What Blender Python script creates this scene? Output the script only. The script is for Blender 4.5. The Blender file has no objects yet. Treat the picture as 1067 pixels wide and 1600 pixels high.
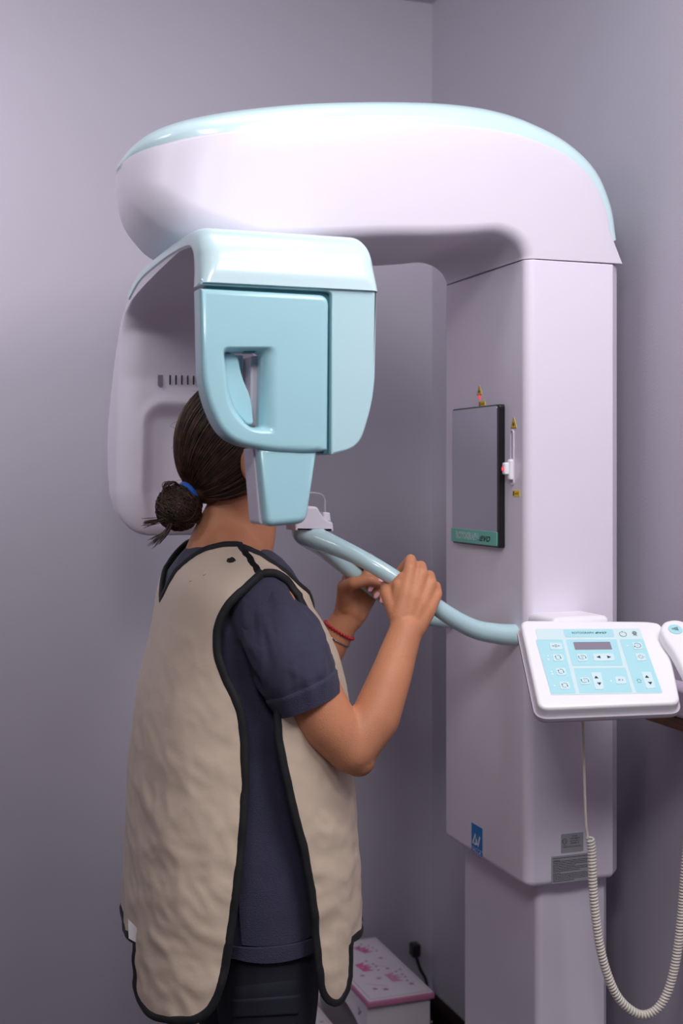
import bpy, bmesh, math, random
import numpy as np
from mathutils import Vector, Matrix, noise
from mathutils.geometry import tessellate_polygon, delaunay_2d_cdt

# ------------------------------------------------------------ camera, lights
# world axes: +x towards the right-hand wall, +y towards the back wall, z up, metres
EYE = 1.42
FWD = Vector((.336, .942, 0)).normalized()
RGT = Vector((FWD.y, -FWD.x, 0))
scn = bpy.context.scene
COL = scn.collection
cam_d = bpy.data.cameras.new('camera')
cam = bpy.data.objects.new('camera', cam_d); COL.objects.link(cam)
cam.location = (0, 0, EYE)
cam.rotation_euler = (math.pi/2, 0, -math.atan2(FWD.x, FWD.y))
cam_d.sensor_fit = 'VERTICAL'; cam_d.sensor_height = 36; cam_d.sensor_width = 24
cam_d.lens = 45.0
cam_d.shift_y = -60/1600
cam_d.clip_start = .05
cam_d.dof.use_dof = True; cam_d.dof.focus_distance = 2.12; cam_d.dof.aperture_fstop = 3.6
scn.camera = cam

world = bpy.data.worlds.new('world'); scn.world = world; world.use_nodes = True
world.node_tree.nodes['Background'].inputs[0].default_value = (.5, .48, .56, 1)
world.node_tree.nodes['Background'].inputs[1].default_value = .02

def area(name, loc, size, power, col, target=None, sy=None):
    l = bpy.data.lights.new(name, 'AREA'); l.energy = power; l.color = col
    l.shape = 'RECTANGLE'; l.size = size; l.size_y = sy or size
    o = bpy.data.objects.new(name, l); COL.objects.link(o); o.location = loc
    if target: o.rotation_euler = (Vector(target)-Vector(loc)).to_track_quat('-Z', 'Y').to_euler()
    return o
area('fill_light_front', (1.0, .30, 2.55), .6, 14, (1, .98, .99), (1.001, .30, 0))  # added area light without a fixture, placed by brightness fit
area('fill_light_middle', (-.1, .30, 2.55), .6, 17, (.99, .975, 1), (.10, 1.6, 1.2))  # unseen fill, added to brighten the mirror side of the column
area('fill_light_right', (1.0, 1.10, 2.55), .5, 9, (1, .98, .99), (1.15, 1.60, 1.2))  # extra source out of view, put in to lift the right wall
area('fill_light_left', (-.8, 1.80, 2.55), .6, 8.5, (.98, .97, 1), (-.05, 2.9, 2.2)).data.spread = math.radians(98)  # added for the upper back wall, spread narrowed to keep its bottom dark
area('fill_light_rear', (.6, 1.80, 2.57), .5, 2.2, (.98, .965, 1), (.6, 1.9, 0))  # weak unseen light above the machine, added to balance brightness

scn.view_settings.view_transform = 'Standard'
scn.view_settings.look = 'None'
scn.view_settings.gamma = 1
scn.view_settings.use_curve_mapping = False
scn.view_settings.exposure = 0.20

# ------------------------------------------------------------ helpers
F_PX = 2000.
def ray(px, py):
    return FWD + RGT*((px-533.5)/F_PX) + Vector((0, 0, (740-py)/F_PX))
def on_y(px, py, y):
    r = ray(px, py); return Vector((0, 0, EYE)) + r*(y/r.y)
def on_x(px, py, x):
    r = ray(px, py); return Vector((0, 0, EYE)) + r*(x/r.x)

def lin(c):
    c = c/255.
    return c/12.92 if c <= .04045 else ((c+.055)/1.055)**2.4
MATS = {}
def mat(name, rgb, rough=.5, coat=0., metal=0., bump=0., bscale=60., var=0., vscale=8., sheen=0., sss=0.,
        emit=0., trans=0., spec=.5, stretch=None, rgb2=None):
    if name in MATS: return MATS[name]
    m = bpy.data.materials.new(name); m.use_nodes = True; MATS[name] = m
    nt = m.node_tree; b = nt.nodes['Principled BSDF']
    c = (lin(rgb[0]), lin(rgb[1]), lin(rgb[2]), 1)
    b.inputs['Base Color'].default_value = c
    b.inputs['Roughness'].default_value = rough
    b.inputs['Metallic'].default_value = metal
    b.inputs['Coat Weight'].default_value = coat
    b.inputs['Coat Roughness'].default_value = .08
    b.inputs['Sheen Weight'].default_value = sheen
    b.inputs['Specular IOR Level'].default_value = spec
    b.inputs['Transmission Weight'].default_value = trans
    if sss:
        b.inputs['Subsurface Weight'].default_value = sss
        b.inputs['Subsurface Radius'].default_value = (.012, .005, .003)
        b.inputs['Subsurface Scale'].default_value = 1.
    if emit:
        b.inputs['Emission Color'].default_value = c; b.inputs['Emission Strength'].default_value = emit
    tc = nt.nodes.new('ShaderNodeTexCoord'); mp = nt.nodes.new('ShaderNodeMapping')
    nt.links.new(tc.outputs['Object'], mp.inputs[0])
    if stretch: mp.inputs['Scale'].default_value = stretch
    if var or rgb2:
        n = nt.nodes.new('ShaderNodeTexNoise'); n.inputs['Scale'].default_value = vscale; n.inputs['Detail'].default_value = 5
        nt.links.new(mp.outputs[0], n.inputs['Vector'])
        r = nt.nodes.new('ShaderNodeMix'); r.data_type = 'RGBA'
        c2 = (lin(rgb2[0]), lin(rgb2[1]), lin(rgb2[2]), 1) if rgb2 else tuple(x*(1-var) for x in c[:3])+(1,)
        r.inputs['A'].default_value = c; r.inputs['B'].default_value = c2
        cr = nt.nodes.new('ShaderNodeMapRange'); cr.inputs['From Min'].default_value = .35; cr.inputs['From Max'].default_value = .65
        nt.links.new(n.outputs['Fac'], cr.inputs['Value']); nt.links.new(cr.outputs[0], r.inputs['Factor'])
        nt.links.new(r.outputs['Result'], b.inputs['Base Color'])
    if bump:
        n2 = nt.nodes.new('ShaderNodeTexNoise'); n2.inputs['Scale'].default_value = bscale; n2.inputs['Detail'].default_value = 4
        nt.links.new(mp.outputs[0], n2.inputs['Vector'])
        bp = nt.nodes.new('ShaderNodeBump'); bp.inputs['Strength'].default_value = bump; bp.inputs['Distance'].default_value = .003
        nt.links.new(n2.outputs['Fac'], bp.inputs['Height']); nt.links.new(bp.outputs[0], b.inputs['Normal'])
    return m

def thing(name, label, cat, loc=(0, 0, 0), group=None):
    o = bpy.data.objects.new(name, None); COL.objects.link(o); o.location = loc
    o.empty_display_size = .1
    o['label'] = label; o['category'] = cat
    if group: o['group'] = group
    return o
def root_of(o):
    v = Vector((0, 0, 0))
    while o: v += Vector(o.location); o = o.parent
    return v

class MB:
    def __init__(s): s.v = []; s.f = []; s.m = []
    def add(s, vs, fs, m=0):
        k = len(s.v); s.v += [tuple(v) for v in vs]
        s.f += [tuple(i+k for i in f) for f in fs]; s.m += [m]*len(fs)
        return s
    def loft(s, rings, m=0, caps=True, closed=True):
        n = len(rings[0]); vs = [p for r in rings for p in r]; fs = []
        for i in range(len(rings)-1):
            for j in range(n if closed else n-1):
                a = i*n+j; b = i*n+(j+1) % n
                fs.append((a, b, b+n, a+n))
        if caps and closed:
            fs.append(tuple(range(n-1, -1, -1))); fs.append(tuple((len(rings)-1)*n+j for j in range(n)))
        return s.add(vs, fs, m)
    def tube(s, pts, rad, n=16, m=0, caps=True, flat=None):
        pts = [Vector(p) for p in pts]; rings = []; prev = None
        for i, p in enumerate(pts):
            t = (pts[min(i+1, len(pts)-1)] - pts[max(i-1, 0)]).normalized()
            if prev is None:
                a = Vector((0, 0, 1)) if abs(t.z) < .9 else Vector((1, 0, 0))
                u = t.cross(a).normalized()
            else: u = (prev - t*prev.dot(t)).normalized()
            prev = u; w = t.cross(u)
            r = rad(i/(len(pts)-1)) if callable(rad) else rad
            rings.append([p + u*(r*math.cos(2*math.pi*k/n)) + w*(r*(flat or 1)*math.sin(2*math.pi*k/n)) for k in range(n)])
        return s.loft(rings, m, caps)
    def prism(s, out, fr, h0, h1, bev=0., m=0, holes=(), nb=4, bevb=0., mcap=None):
        """outline (ccw 2D) on frame fr=(o,u,v,n) from height h0 to h1 with a rounded front edge"""
        o, u, v, n = fr; out = ccw(out)
        def P(p, h): return o + u*p[0] + v*p[1] + n*h
        levels = []
        if bevb:
            for k in range(nb): a = k/nb*math.pi/2; levels.append((bevb*(1-math.sin(a)), h0+bevb*(1-math.cos(a))))
        levels.append((0, h0+bevb))
        if bev:
            for k in range(nb+1): a = k/nb*math.pi/2; levels.append((bev*(1-math.cos(a)), h1-bev+bev*math.sin(a)))
        else: levels.append((0, h1))
        rings = [[P(q, h) for q in inset(out, d)] for d, h in levels]
        s.loft(rings, m, caps=False)
        top = inset(out, levels[-1][0]); bot = inset(out, levels[0][0])
        hl = [list(reversed(ccw(h))) for h in holes]
        for base, h, rev in ((top, levels[-1][1], 0), (bot, levels[0][1], 1)):
            polys = [[Vector((p[0], p[1], 0)) for p in base]] + [[Vector((p[0], p[1], 0)) for p in q] for q in hl]
            tr = tessellate_polygon(polys); flat = [p for q in polys for p in q]
            fs = []
            for t in tr:
                a, b, c = (flat[i] for i in t)
                if ((b-a).cross(c-a)).z < 0: t = t[::-1]
                fs.append(tuple(t[::-1]) if rev else tuple(t))
            s.add([P(p, h) for p in flat], fs, m if mcap is None or rev else mcap)
        for q in hl:
            s.loft([[P(p, levels[-1][1]) for p in q[::-1]], [P(p, levels[0][1]) for p in q[::-1]]], m, caps=False)
        return s
    def box(s, a, b, bev=0., m=0):
        a = Vector(a); b = Vector(b)
        fr = (Vector((0, 0, 0)), Vector((1, 0, 0)), Vector((0, 1, 0)), Vector((0, 0, 1)))
        out = rrect(a.x, a.y, b.x, b.y, bev, 3) if bev else [(a.x, a.y), (b.x, a.y), (b.x, b.y), (a.x, b.y)]
        return s.prism(out, fr, a.z, b.z, bev, m, bevb=bev, nb=3)
    def ell(s, c, r, m=0, nu=24, nv=14, rot=None):
        rings = []
        for i in range(nv+1):
            th = max(.001, min(math.pi-.001, math.pi*i/nv))
            rg = []
            for j in range(nu):
                p = Vector((r[0]*math.sin(th)*math.cos(2*math.pi*j/nu), r[1]*math.sin(th)*math.sin(2*math.pi*j/nu), -r[2]*math.cos(th)))
                if rot: p = rot @ p
                rg.append(Vector(c)+p)
            rings.append(rg)
        return s.loft(rings, m)
    def capsule(s, p0, p1, r0, r1, n=16, m=0):
        p0 = Vector(p0); p1 = Vector(p1); t = (p1-p0).normalized()
        a = Vector((0, 0, 1)) if abs(t.z) < .9 else Vector((1, 0, 0)); u = t.cross(a).normalized(); w = t.cross(u)
        rings = []
        for k in range(5):
            a = -math.pi/2*(1-k/4)*.98; rings.append((p0+t*(r0*math.sin(a)), r0*math.cos(a)))
        for k in range(5):
            a = math.pi/2*k/4*.98; rings.append((p1+t*(r1*math.sin(a)), r1*math.cos(a)))
        return s.loft([[c+u*(r*math.cos(2*math.pi*j/n))+w*(r*math.sin(2*math.pi*j/n)) for j in range(n)] for c, r in rings], m)
    def chain(s, pts, rs, n=16):
        for i in range(len(pts)-1): s.capsule(pts[i], pts[i+1], rs[i], rs[i+1], n)
        return s
    def mesh(s, name, mats):
        me = bpy.data.meshes.new(name)
        me.from_pydata(s.v, [], s.f)
        for x in (mats if isinstance(mats, (list, tuple)) else [mats]): me.materials.append(x)
        me.polygons.foreach_set('material_index', s.m)
        bm = bmesh.new(); bm.from_mesh(me); bmesh.ops.remove_doubles(bm, verts=bm.verts, dist=1e-6)
        bmesh.ops.recalc_face_normals(bm, faces=bm.faces); bm.to_mesh(me); bm.free()
        return me
    def build(s, name, mats, parent=None, label=None, smooth=True, ang=35, kind=None, cat=None, fixn=True):
        me = s.mesh(name, mats)
        return place(me, name, parent, label, smooth, ang, kind, cat)

def place(me, name, parent=None, label=None, smooth=True, ang=35, kind=None, cat=None, group=None):
    n = len(me.vertices); co = np.empty(n*3, 'f'); me.vertices.foreach_get('co', co); co = co.reshape(-1, 3)
    c = (co.min(0)+co.max(0))/2
    if parent is None: c[2] = co[:, 2].min()
    me.vertices.foreach_set('co', (co-c).ravel()); me.update()
    me.polygons.foreach_set('use_smooth', [smooth]*len(me.polygons))
    if smooth and ang < 180: me.set_sharp_from_angle(angle=math.radians(ang))
    o = bpy.data.objects.new(name, me); COL.objects.link(o)
    o.location = Vector(c.tolist()) - (root_of(parent) if parent else Vector((0, 0, 0)))
    o.parent = parent
    if smooth and ang < 180:
        wn = o.modifiers.new('weighted', 'WEIGHTED_NORMAL'); wn.keep_sharp = True
    if label: o['label'] = label
    if kind: o['kind'] = kind
    if cat: o['category'] = cat
    if group: o['group'] = group
    return o

def ccw(p):
    a = sum(p[i][0]*p[(i+1) % len(p)][1]-p[(i+1) % len(p)][0]*p[i][1] for i in range(len(p)))
    return list(p) if a > 0 else list(reversed(p))
def inset(p, d):
    if abs(d) < 1e-9: return list(p)
    n = len(p); out = []
    for i in range(n):
        a, b, c = Vector(p[i-1]), Vector(p[i]), Vector(p[(i+1) % n])
        e1 = (b-a); e2 = (c-b)
        if e1.length < 1e-9: e1 = e2
        if e2.length < 1e-9: e2 = e1
        e1.normalize(); e2.normalize()
        n1 = Vector((-e1.y, e1.x)); n2 = Vector((-e2.y, e2.x)); m = n1+n2
        if m.length < 1e-6: m = n1
        m.normalize(); k = max(.4, m.dot(n1)); q = b + m*(d/k); out.append((q.x, q.y))
    return out
def rrect(x0, y0, x1, y1, r, n=6):
    if not isinstance(r, (list, tuple)): r = [r]*4
    out = []
    for (cx, cy, a0, rr) in ((x1-r[0], y0+r[0], -90, r[0]), (x1-r[1], y1-r[1], 0, r[1]), (x0+r[2], y1-r[2], 90, r[2]), (x0+r[3], y0+r[3], 180, r[3])):
        for k in range(n+1):
            a = math.radians(a0+90*k/n); out.append((cx+rr*math.cos(a), cy+rr*math.sin(a)))
    return out
def crom(pts, n=8, closed=False):
    """Catmull-Rom through points of any dimension"""
    P = [Vector(p) for p in pts]; N = len(P); out = []
    rng = range(N if closed else N-1)
    for i in rng:
        p0 = P[(i-1) % N] if (closed or i > 0) else P[0]*2-P[1]
        p1 = P[i]; p2 = P[(i+1) % N]
        p3 = P[(i+2) % N] if (closed or i+2 < N) else p2*2-p1
        for k in range(n):
            t = k/n
            out.append(.5*((2*p1)+(p2-p0)*t+(2*p0-5*p1+4*p2-p3)*t*t+(3*p1-p0-3*p2+p3)*t**3))
    if not closed: out.append(P[-1])
    return out
def interp(x, xs, ys): return float(np.interp(x, xs, ys))
def remesh(mb, voxel, iters=4, fac=.5):
    """join overlapping solids into one continuous surface"""
    me = mb.mesh('tmp', mat('plain_grey', (128, 128, 128)))
    o = bpy.data.objects.new('tmp', me); COL.objects.link(o)
    r = o.modifiers.new('r', 'REMESH'); r.mode = 'VOXEL'; r.voxel_size = voxel; r.use_smooth_shade = True
    if iters:
        sm = o.modifiers.new('s', 'SMOOTH'); sm.iterations = iters; sm.factor = fac
    dg = bpy.context.evaluated_depsgraph_get(); dg.update()
    out = bpy.data.meshes.new_from_object(o.evaluated_get(dg))
    bpy.data.objects.remove(o); bpy.data.meshes.remove(me)
    return out
def text_geo(txt, h, w=None, shear=0., bold=0., center=True):
    """flat text as 2D verts + faces, height h (cap height), optional total width w"""
    c = bpy.data.curves.new('t', 'FONT'); c.body = txt; c.size = 1; c.shear = shear; c.offset = bold; c.resolution_u = 3
    o = bpy.data.objects.new('t', c); COL.objects.link(o)
    dg = bpy.context.evaluated_depsgraph_get(); dg.update()
    me = bpy.data.meshes.new_from_object(o.evaluated_get(dg))
    vs = [(v.co.x, v.co.y) for v in me.vertices]; fs = [tuple(p.vertices) for p in me.polygons]
    bpy.data.objects.remove(o); bpy.data.curves.remove(c); bpy.data.meshes.remove(me)
    if not vs: return [], []
    x0 = min(v[0] for v in vs); x1 = max(v[0] for v in vs); y0 = min(v[1] for v in vs); y1 = max(v[1] for v in vs)
    sy = h/(y1-y0); sx = w/(x1-x0) if w else sy
    cx = (x0+x1)/2 if center else x0; cy = (y0+y1)/2 if center else y0
    return [((x-cx)*sx, (y-cy)*sy) for x, y in vs], fs
def add_text(mb, fr, txt, pos, h, w=None, m=0, lift=.0003, **k):
    o, u, v, n = fr; vs, fs = text_geo(txt, h, w, **k)
    mb.add([o+u*(pos[0]+x)+v*(pos[1]+y)+n*lift for x, y in vs], fs, m)
def flat(mb, fr, poly, lift, m=0):
    o, u, v, n = fr
    mb.prism(poly, fr, lift-.0002, lift, 0, m)
def ribbon(mb, fr, pts, w, lift, m=0, closed=False):
    o, u, v, n = fr; P = [Vector(p) for p in pts]; N = len(P); L = []; R = []
    for i in range(N):
        a = P[i-1] if (i or closed) else P[i]; b = P[(i+1) % N] if (i < N-1 or closed) else P[i]
        t = (b-a).normalized(); nn = Vector((-t.y, t.x))*(w/2)
        L.append(P[i]+nn); R.append(P[i]-nn)
    vs = [o+u*p.x+v*p.y+n*lift for p in L+R]
    fs = [(i, (i+1) % N, N+(i+1) % N, N+i) for i in range(N if closed else N-1)]
    mb.add(vs, fs, m)
def arc(cx, cy, r, a0, a1, n=16, ry=None):
    return [(cx+r*math.cos(math.radians(a0+(a1-a0)*k/n)), cy+(ry or r)*math.sin(math.radians(a0+(a1-a0)*k/n))) for k in range(n+1)]

X, Y, Z = Vector((1, 0, 0)), Vector((0, 1, 0)), Vector((0, 0, 1))
LILAC = (224, 217, 229); TEAL = (166, 212, 222)
M_white = mat('white_lilac_plastic', LILAC, .45, .04)
M_cover = mat('column_cover_plastic', (234, 226, 240), .36, .25, bump=.02, bscale=400)
M_teal = mat('pale_teal_plastic', (166, 211, 220), .3, .4)
M_tealp = mat('very_pale_teal_plastic', (204, 230, 234), .28, .4)
M_groove = mat('dark_teal_groove', (60, 120, 128), .5)
M_black = mat('black_plastic', (14, 14, 18), .3, .3)
M_ink = mat('dark_print', (30, 50, 58), .6)
M_yellow = mat('yellow_sticker', (252, 208, 40), .45)
M_steel = mat('brushed_steel', (190, 190, 195), .25, metal=1.)

# ------------------------------------------------------------ the room
WX, WY, ZC = 1.317, 3.002, 2.62
M_wall = mat('lilac_grey_wall_paint', (188, 182, 195), .62, bump=.12, bscale=260, var=.03, vscale=2)
M_ceil = mat('ceiling_paint', (190, 188, 196), .8, bump=.1, bscale=200)
M_floor = mat('dark_brown_floor', (58, 46, 44), .45, var=.4, vscale=5, stretch=(1, 12, 1), bump=.1, bscale=60)
M_base = mat('dark_baseboard_wood', (40, 26, 24), .5, var=.4, vscale=20, stretch=(1, 1, 8))
def slab(name, a, b, m, **k): return MB().box(a, b, 0, 0).build(name, m, kind='structure', smooth=False, **k)
slab('floor', (-1.7, -1.4, -.1), (WX+.1, WY+.1, 0), M_floor)
slab('ceiling', (-1.7, -1.4, ZC), (WX+.1, WY+.1, ZC+.1), M_ceil)
slab('wall_back', (-1.7, WY, 0), (WX+.1, WY+.1, ZC), M_wall)
slab('wall_right', (WX, -1.4, 0), (WX+.1, WY, ZC), M_wall)
slab('wall_left', (-1.7, -1.3, 0), (-1.6, WY, ZC), M_wall)
slab('wall_front', (-1.7, -1.4, 0), (WX, -1.3, ZC), M_wall)
def baseb(name, a, b, axis):
    mb = MB(); t = .012; h = .1
    prof = [(0, 0), (t, 0), (t, h*.8), (t*.55, h*.93), (t*.3, h), (0, h)]
    if axis == 'x': fr = (Vector((a, WY-.0005, .0)), -Y, Z, X); mb.prism(prof, fr, 0, b-a)
    else: fr = (Vector((WX-.0005, a, .0)), -X, Z, Y); mb.prism(prof, fr, 0, b-a)
    mb.build(name, M_base, kind='structure', smooth=False)
baseb('baseboard_back', -1.6, WX, 'x'); baseb('baseboard_right', -1.3, WY-.012, 'y')

# ------------------------------------------------------------ the X-ray machine
xr = thing('panoramic_xray_machine', 'tall white and pale teal dental X-ray machine with overhead arm and keypad', 'X-ray machine', (1.17, 2.19, 0))
CX0, CX1, CY0, CY1 = 1.062, 1.258, 2.010, 2.366
YM = 2.188
def col_outline(x0, x1, y0, y1, r, ch):
    pts = []
    for k in range(9):
        a = math.radians(180+90*k/8); pts.append((x0+r+r*math.cos(a), y0+r+r*math.sin(a)))
    pts += [(x1-ch, y0), (x1, y0+ch), (x1, y1-ch), (x1-ch, y1)]
    for k in range(9):
        a = math.radians(90+90*k/8); pts.append((x0+r+r*math.cos(a), y1-r+r*math.sin(a)))
    return pts
FZ = (Vector((0, 0, 0)), X, Y, Z)
MB().prism(col_outline(1.09, 1.27, 2.03, 2.346, .01, .01), FZ, .0, .02, .004).build('floor_plate', M_white, xr)
MB().prism(col_outline(1.100, 1.248, 2.040, 2.355, .014, .012), FZ, .018, 1.0).build('lower_post', M_cover, xr)
mb = MB().prism(col_outline(CX0, CX1, CY0, CY1, .018, .022), FZ, .689, 1.7975, .002, bevb=.012)
cover = mb.build('column_cover', M_cover, xr)

# overhead housing: stations (inner curve, seam curve, crown curve) in x-z
inn = [(.378, 1.915), (.388, 1.876), (.412, 1.842), (.455, 1.812), (.52, 1.802), (.60, 1.802), (.70, 1.811), (.80, 1.821), (.89, 1.827), (.955, 1.834), (1.0, 1.840), (1.030, 1.835), (1.048, 1.824), (1.057, 1.813), (1.061, 1.805), (1.062, 1.799)]
sea = [(.376, 1.944), (.392, 1.950), (.428, 1.957), (.48, 1.967), (.56, 1.981), (.65, 1.996), (.75, 2.008), (.85, 2.017), (.94, 2.021), (1.02, 2.018), (1.084, 2.007), (1.146, 1.9855), (1.195, 1.948), (1.223, 1.898), (1.236, 1.850), (1.258, 1.8)]
cro = [(.376, 1.946), (.385, 1.963), (.412, 1.986), (.46, 2.006), (.55, 2.030), (.65, 2.050), (.75, 2.064), (.85, 2.074), (.94, 2.079), (1.02, 2.075), (1.092, 2.059), (1.166, 2.028), (1.224, 1.980), (1.255, 1.915), (1.262, 1.86), (1.250, 1.81)]
inn = crom(inn, 5); sea = crom(sea, 5); cro = crom(cro, 5)
def hw(x):
    if x >= .56: return .178
    q = max(0, (.56-x)/.186); return .178*max(0, 1-min(q, .9999)**2.3)**(1/2.1)
rings = []; crings = []
for a, b, c in zip(inn, sea, cro):
    w = max(.004, hw(b.x)); L = (b-a).length; d = (b-a)/L
    front = max(0, min(1, (.62-b.x)/.25)); r = min(.022+.05*front, L*.45, w*.7)
    ring = []
    NN = 10
    half = []
    half.append((0, 0))
    half.append((.35*(w-r), 0)); half.append((.7*(w-r), 0))
    for k in range(NN+1):
        t = math.pi/2*k/NN; half.append((w-r+r*math.sin(t), r-r*math.cos(t)))
    for k in range(1, 5): half.append((w, r+(L-r-.006)*k/4))
    half.append((w-.003, L)); half.append((w*.5, L)); half.append((0, L))
    full = half + [(-p[0], p[1]) for p in reversed(half[1:-1])]
    for (yy, hh) in full:
        sag = -.004*max(0, 1-abs(yy)/w) if hh < r*.5 else 0
        p = a + d*(hh+sag); ring.append(Vector((p.x, YM-yy, p.y)))
    rings.append(ring)
    # cap
    half = [(w-.005, -.006), (w-.004, .0)]
    for k in range(0, 15):
        t = math.pi/2*k/14; half.append(((w-.003)*math.cos(t)**.55, math.sin(t)**.8))
    ring = []
    dd = c-b
    full = half + [(-p[0], p[1]) for p in reversed(half[:-1])]
    for (yy, hh) in full:
        p = (b + dd*hh) if hh >= 0 else b + d*hh
        ring.append(Vector((p.x, YM-yy, p.y)))
    crings.append(ring)
MB().loft(rings).build('overhead_housing', M_white, xr, ang=60)
MB().loft(crings[:-4]).build('top_cap', M_tealp, xr, 'pale teal glossy cap along the top of the overhead arm', ang=60)

# rotation hub
AX = .553
def disc(c, r, z0, z1, n=64, bev=.004):
    return [(c[0]+r*math.cos(2*math.pi*k/n), c[1]+r*math.sin(2*math.pi*k/n)) for k in range(n)]
MB().prism(disc((AX, YM), .095, 0, 0), FZ, 1.772, 1.806, .002, bevb=.006).build('rotation_hub', M_teal, xr)

# rotating arm: sub-parts under an arm shell
arm = None
AXL, AXR = .4155, .684
prof_o = crom([(1.748, 1.688), (1.750, 1.712), (1.760, 1.742), (1.785, 1.766), (1.83, 1.778), (1.95, 1.781), (2.10, 1.781), (2.22, 1.776), (2.32, 1.757)], 6)
def offs(pts, d):
    out = []
    for i, p in enumerate(pts):
        t = (pts[min(i+1, len(pts)-1)]-pts[max(i-1, 0)]).normalized(); out.append(p + Vector((t.y, -t.x))*d)
    return out
def shell_ring(p, t2, x0, x1, th, r):
    """cross-section across x at a profile point: rounded outer corners, thickness th inward"""
    nrm = Vector((t2.y, -t2.x)); pts = []
    outer = []
    n = 8
    for k in range(n+1):
        a = math.pi/2*k/n; outer.append((x0+r-r*math.cos(a), -(r-r*math.sin(a))))
    for k in range(n+1):
        a = math.pi/2*k/n; outer.append((x1-r+r*math.sin(a), -(r-r*math.cos(a))))
    tt = th
    inner = [(x1, -tt*1.15), (x1-.004, -tt*1.3), (x1-.012, -tt), (x0+.012, -tt), (x0+.004, -tt*1.3), (x0, -tt*1.15)]
    for (xx, hh) in outer+inner:
        q = p + nrm*(-hh); pts.append(Vector((xx, q.x, q.y)))
    return pts
rings = []
for i, p in enumerate(prof_o):
    t = (prof_o[min(i+1, len(prof_o)-1)]-prof_o[max(i-1, 0)]).normalized()
    near = max(0, 1-i/30); rr = .014+.022*min(1, i/10)*max(0, 1-i/45)
    rings.append(shell_ring(p, t, AXL, AXR, .018+.020*near, rr))
arm = MB().loft(rings).build('rotating_arm', M_tealp, xr, 'glossy pale teal hood of the rotating arm', ang=50)

# near (camera side) detector head: shapes on the plane y = YF
YF = 1.752
FN = (Vector((0, YF, 0)), X, Z, -Y)       # frame: u=x, v=z, n towards camera
def q2(px, py, y=YF):
    p = on_y(px, py, y); return (p.x, p.z)
def pl(lst, y=YF): return [q2(a, b, y) for a, b in lst]
def smooth_poly(pts, n=5): return [(p.x, p.y) for p in crom([Vector(p) for p in pts], n, closed=True)]
def rounded(pts, r, n=6):
    """polygon with per-vertex corner radii"""
    N = len(pts); out = []
    rs = r if isinstance(r, (list, tuple)) else [r]*N
    for i in range(N):
        a, b, c = Vector(pts[i-1]), Vector(pts[i]), Vector(pts[(i+1) % N])
        d1 = (a-b); d2 = (c-b); rr = min(rs[i], d1.length*.49, d2.length*.49)
        if rr <= 0: out.append((b.x, b.y)); continue
        p0 = b+d1.normalized()*rr; p2 = b+d2.normalized()*rr
        for k in range(n+1):
            t = k/n; q = p0*(1-t)**2+b*(2*t*(1-t))+p2*t*t; out.append((q.x, q.y))
    return out
# body behind (right block), full outline of the head
full = rounded(pl([(322, 443), (590, 456), (586, 620), (566, 690), (505, 711), (430, 706), (350, 690), (316, 610)]), [.002, .003, .05, .05, .02, .02, .06, .05])
right = rounded(pl([(519, 444), (589, 447.5), (586, 620), (562, 698), (518, 711.5)]), [0, .001, .06, .055, .003])
MB().prism(right, FN, -.125, -.001, .003).build('detector_body', mat('light_teal_plastic', (184, 218, 224), .3, .4), arm, 'lighter teal rear block of the detector head', ang=60)
rim = rounded(pl([(314, 435), (524, 444.3), (524, 480), (519, 480), (519, 456), (505, 454), (314, 444)]), [.001, 0, 0, 0, .012, .012, .001])
MB().prism(rim, FN, -.030, -.0012, .002).build('head_rim', MATS['light_teal_plastic'], arm, ang=60)
gro = pl([(325, 432), (586, 440), (586, 450), (522, 450), (522, 709), (498, 708), (498, 470), (480, 462), (325, 456)])
MB().prism(gro, FN, -.028, -.012, 0).build('door_groove', M_groove, arm, 'dark teal groove around the door')
MB().prism(rounded(pl([(440, 450), (520, 450), (518, 706), (440, 700)]), .006), FN, -.120, -.034, .003).build('sensor_box', MATS['light_teal_plastic'], arm)
door_o = rounded(pl([(312, 450.5), (513, 461.5), (511, 704), (480, 708), (420, 705), (350, 690), (315, 612)]), [0, .016, 0, .03, .05, .06, .05], 8)
back = rounded(pl([(330, 440), (519, 452), (517, 708), (440, 704), (380, 690), (345, 600)]), [.004, .014, .01, .03, .06, .05], 8)
slot_f = rounded(pl([(343, 541), (433, 541), (433, 679), (385, 677), (352, 640)]), [.012, .012, .010, .03, .05], 10)
slot_b = rounded(pl([(352, 549), (413, 549), (410, 667), (392, 667), (364, 632)]), [.008, .008, .006, .02, .045], 10)
mb = MB(); mb.prism(door_o, FN, -.026, .006, .010, holes=[], nb=5)
# rebuild as plate with funnel-shaped slot
def plate_with_slot(out, sf, sb, fr, h0, h1, bev):
    mb = MB(); o, u, v, n = fr; out = ccw(out); sf = ccw(sf); sb = ccw(sb)
    P = lambda p, h: o+u*p[0]+v*p[1]+n*h
    lv = [(0, h0)] + [(bev*(1-math.cos(k/5*math.pi/2)), h1-bev+bev*math.sin(k/5*math.pi/2)) for k in range(6)]
    mb.loft([[P(q, h) for q in inset(out, d)] for d, h in lv], caps=False)
    k = 8; rr = []
    for i in range(k+1):
        t = i/k; a = t*math.pi/2; s = math.sin(a); hh = h1-(h1-h0)*.62*(1-math.cos(a))
        rr.append([P((x0+(x1-x0)*s, y0+(y1-y0)*s), hh) for (x0, y0), (x1, y1) in zip(sf, sb)])
    rr.append([P(q, h0) for q in sb])
    mb.loft(rr, caps=False)
    for base, hole, h in ((inset(out, bev), sf, h1), (out, sb, h0)):
        polys = [[Vector((p[0], p[1], 0)) for p in base], [Vector((p[0], p[1], 0)) for p in reversed(hole)]]
        tr = tessellate_polygon(polys); fl = polys[0]+polys[1]
        mb.add([P(p, h) for p in fl], [tuple(t) for t in tr])
    return mb
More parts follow.
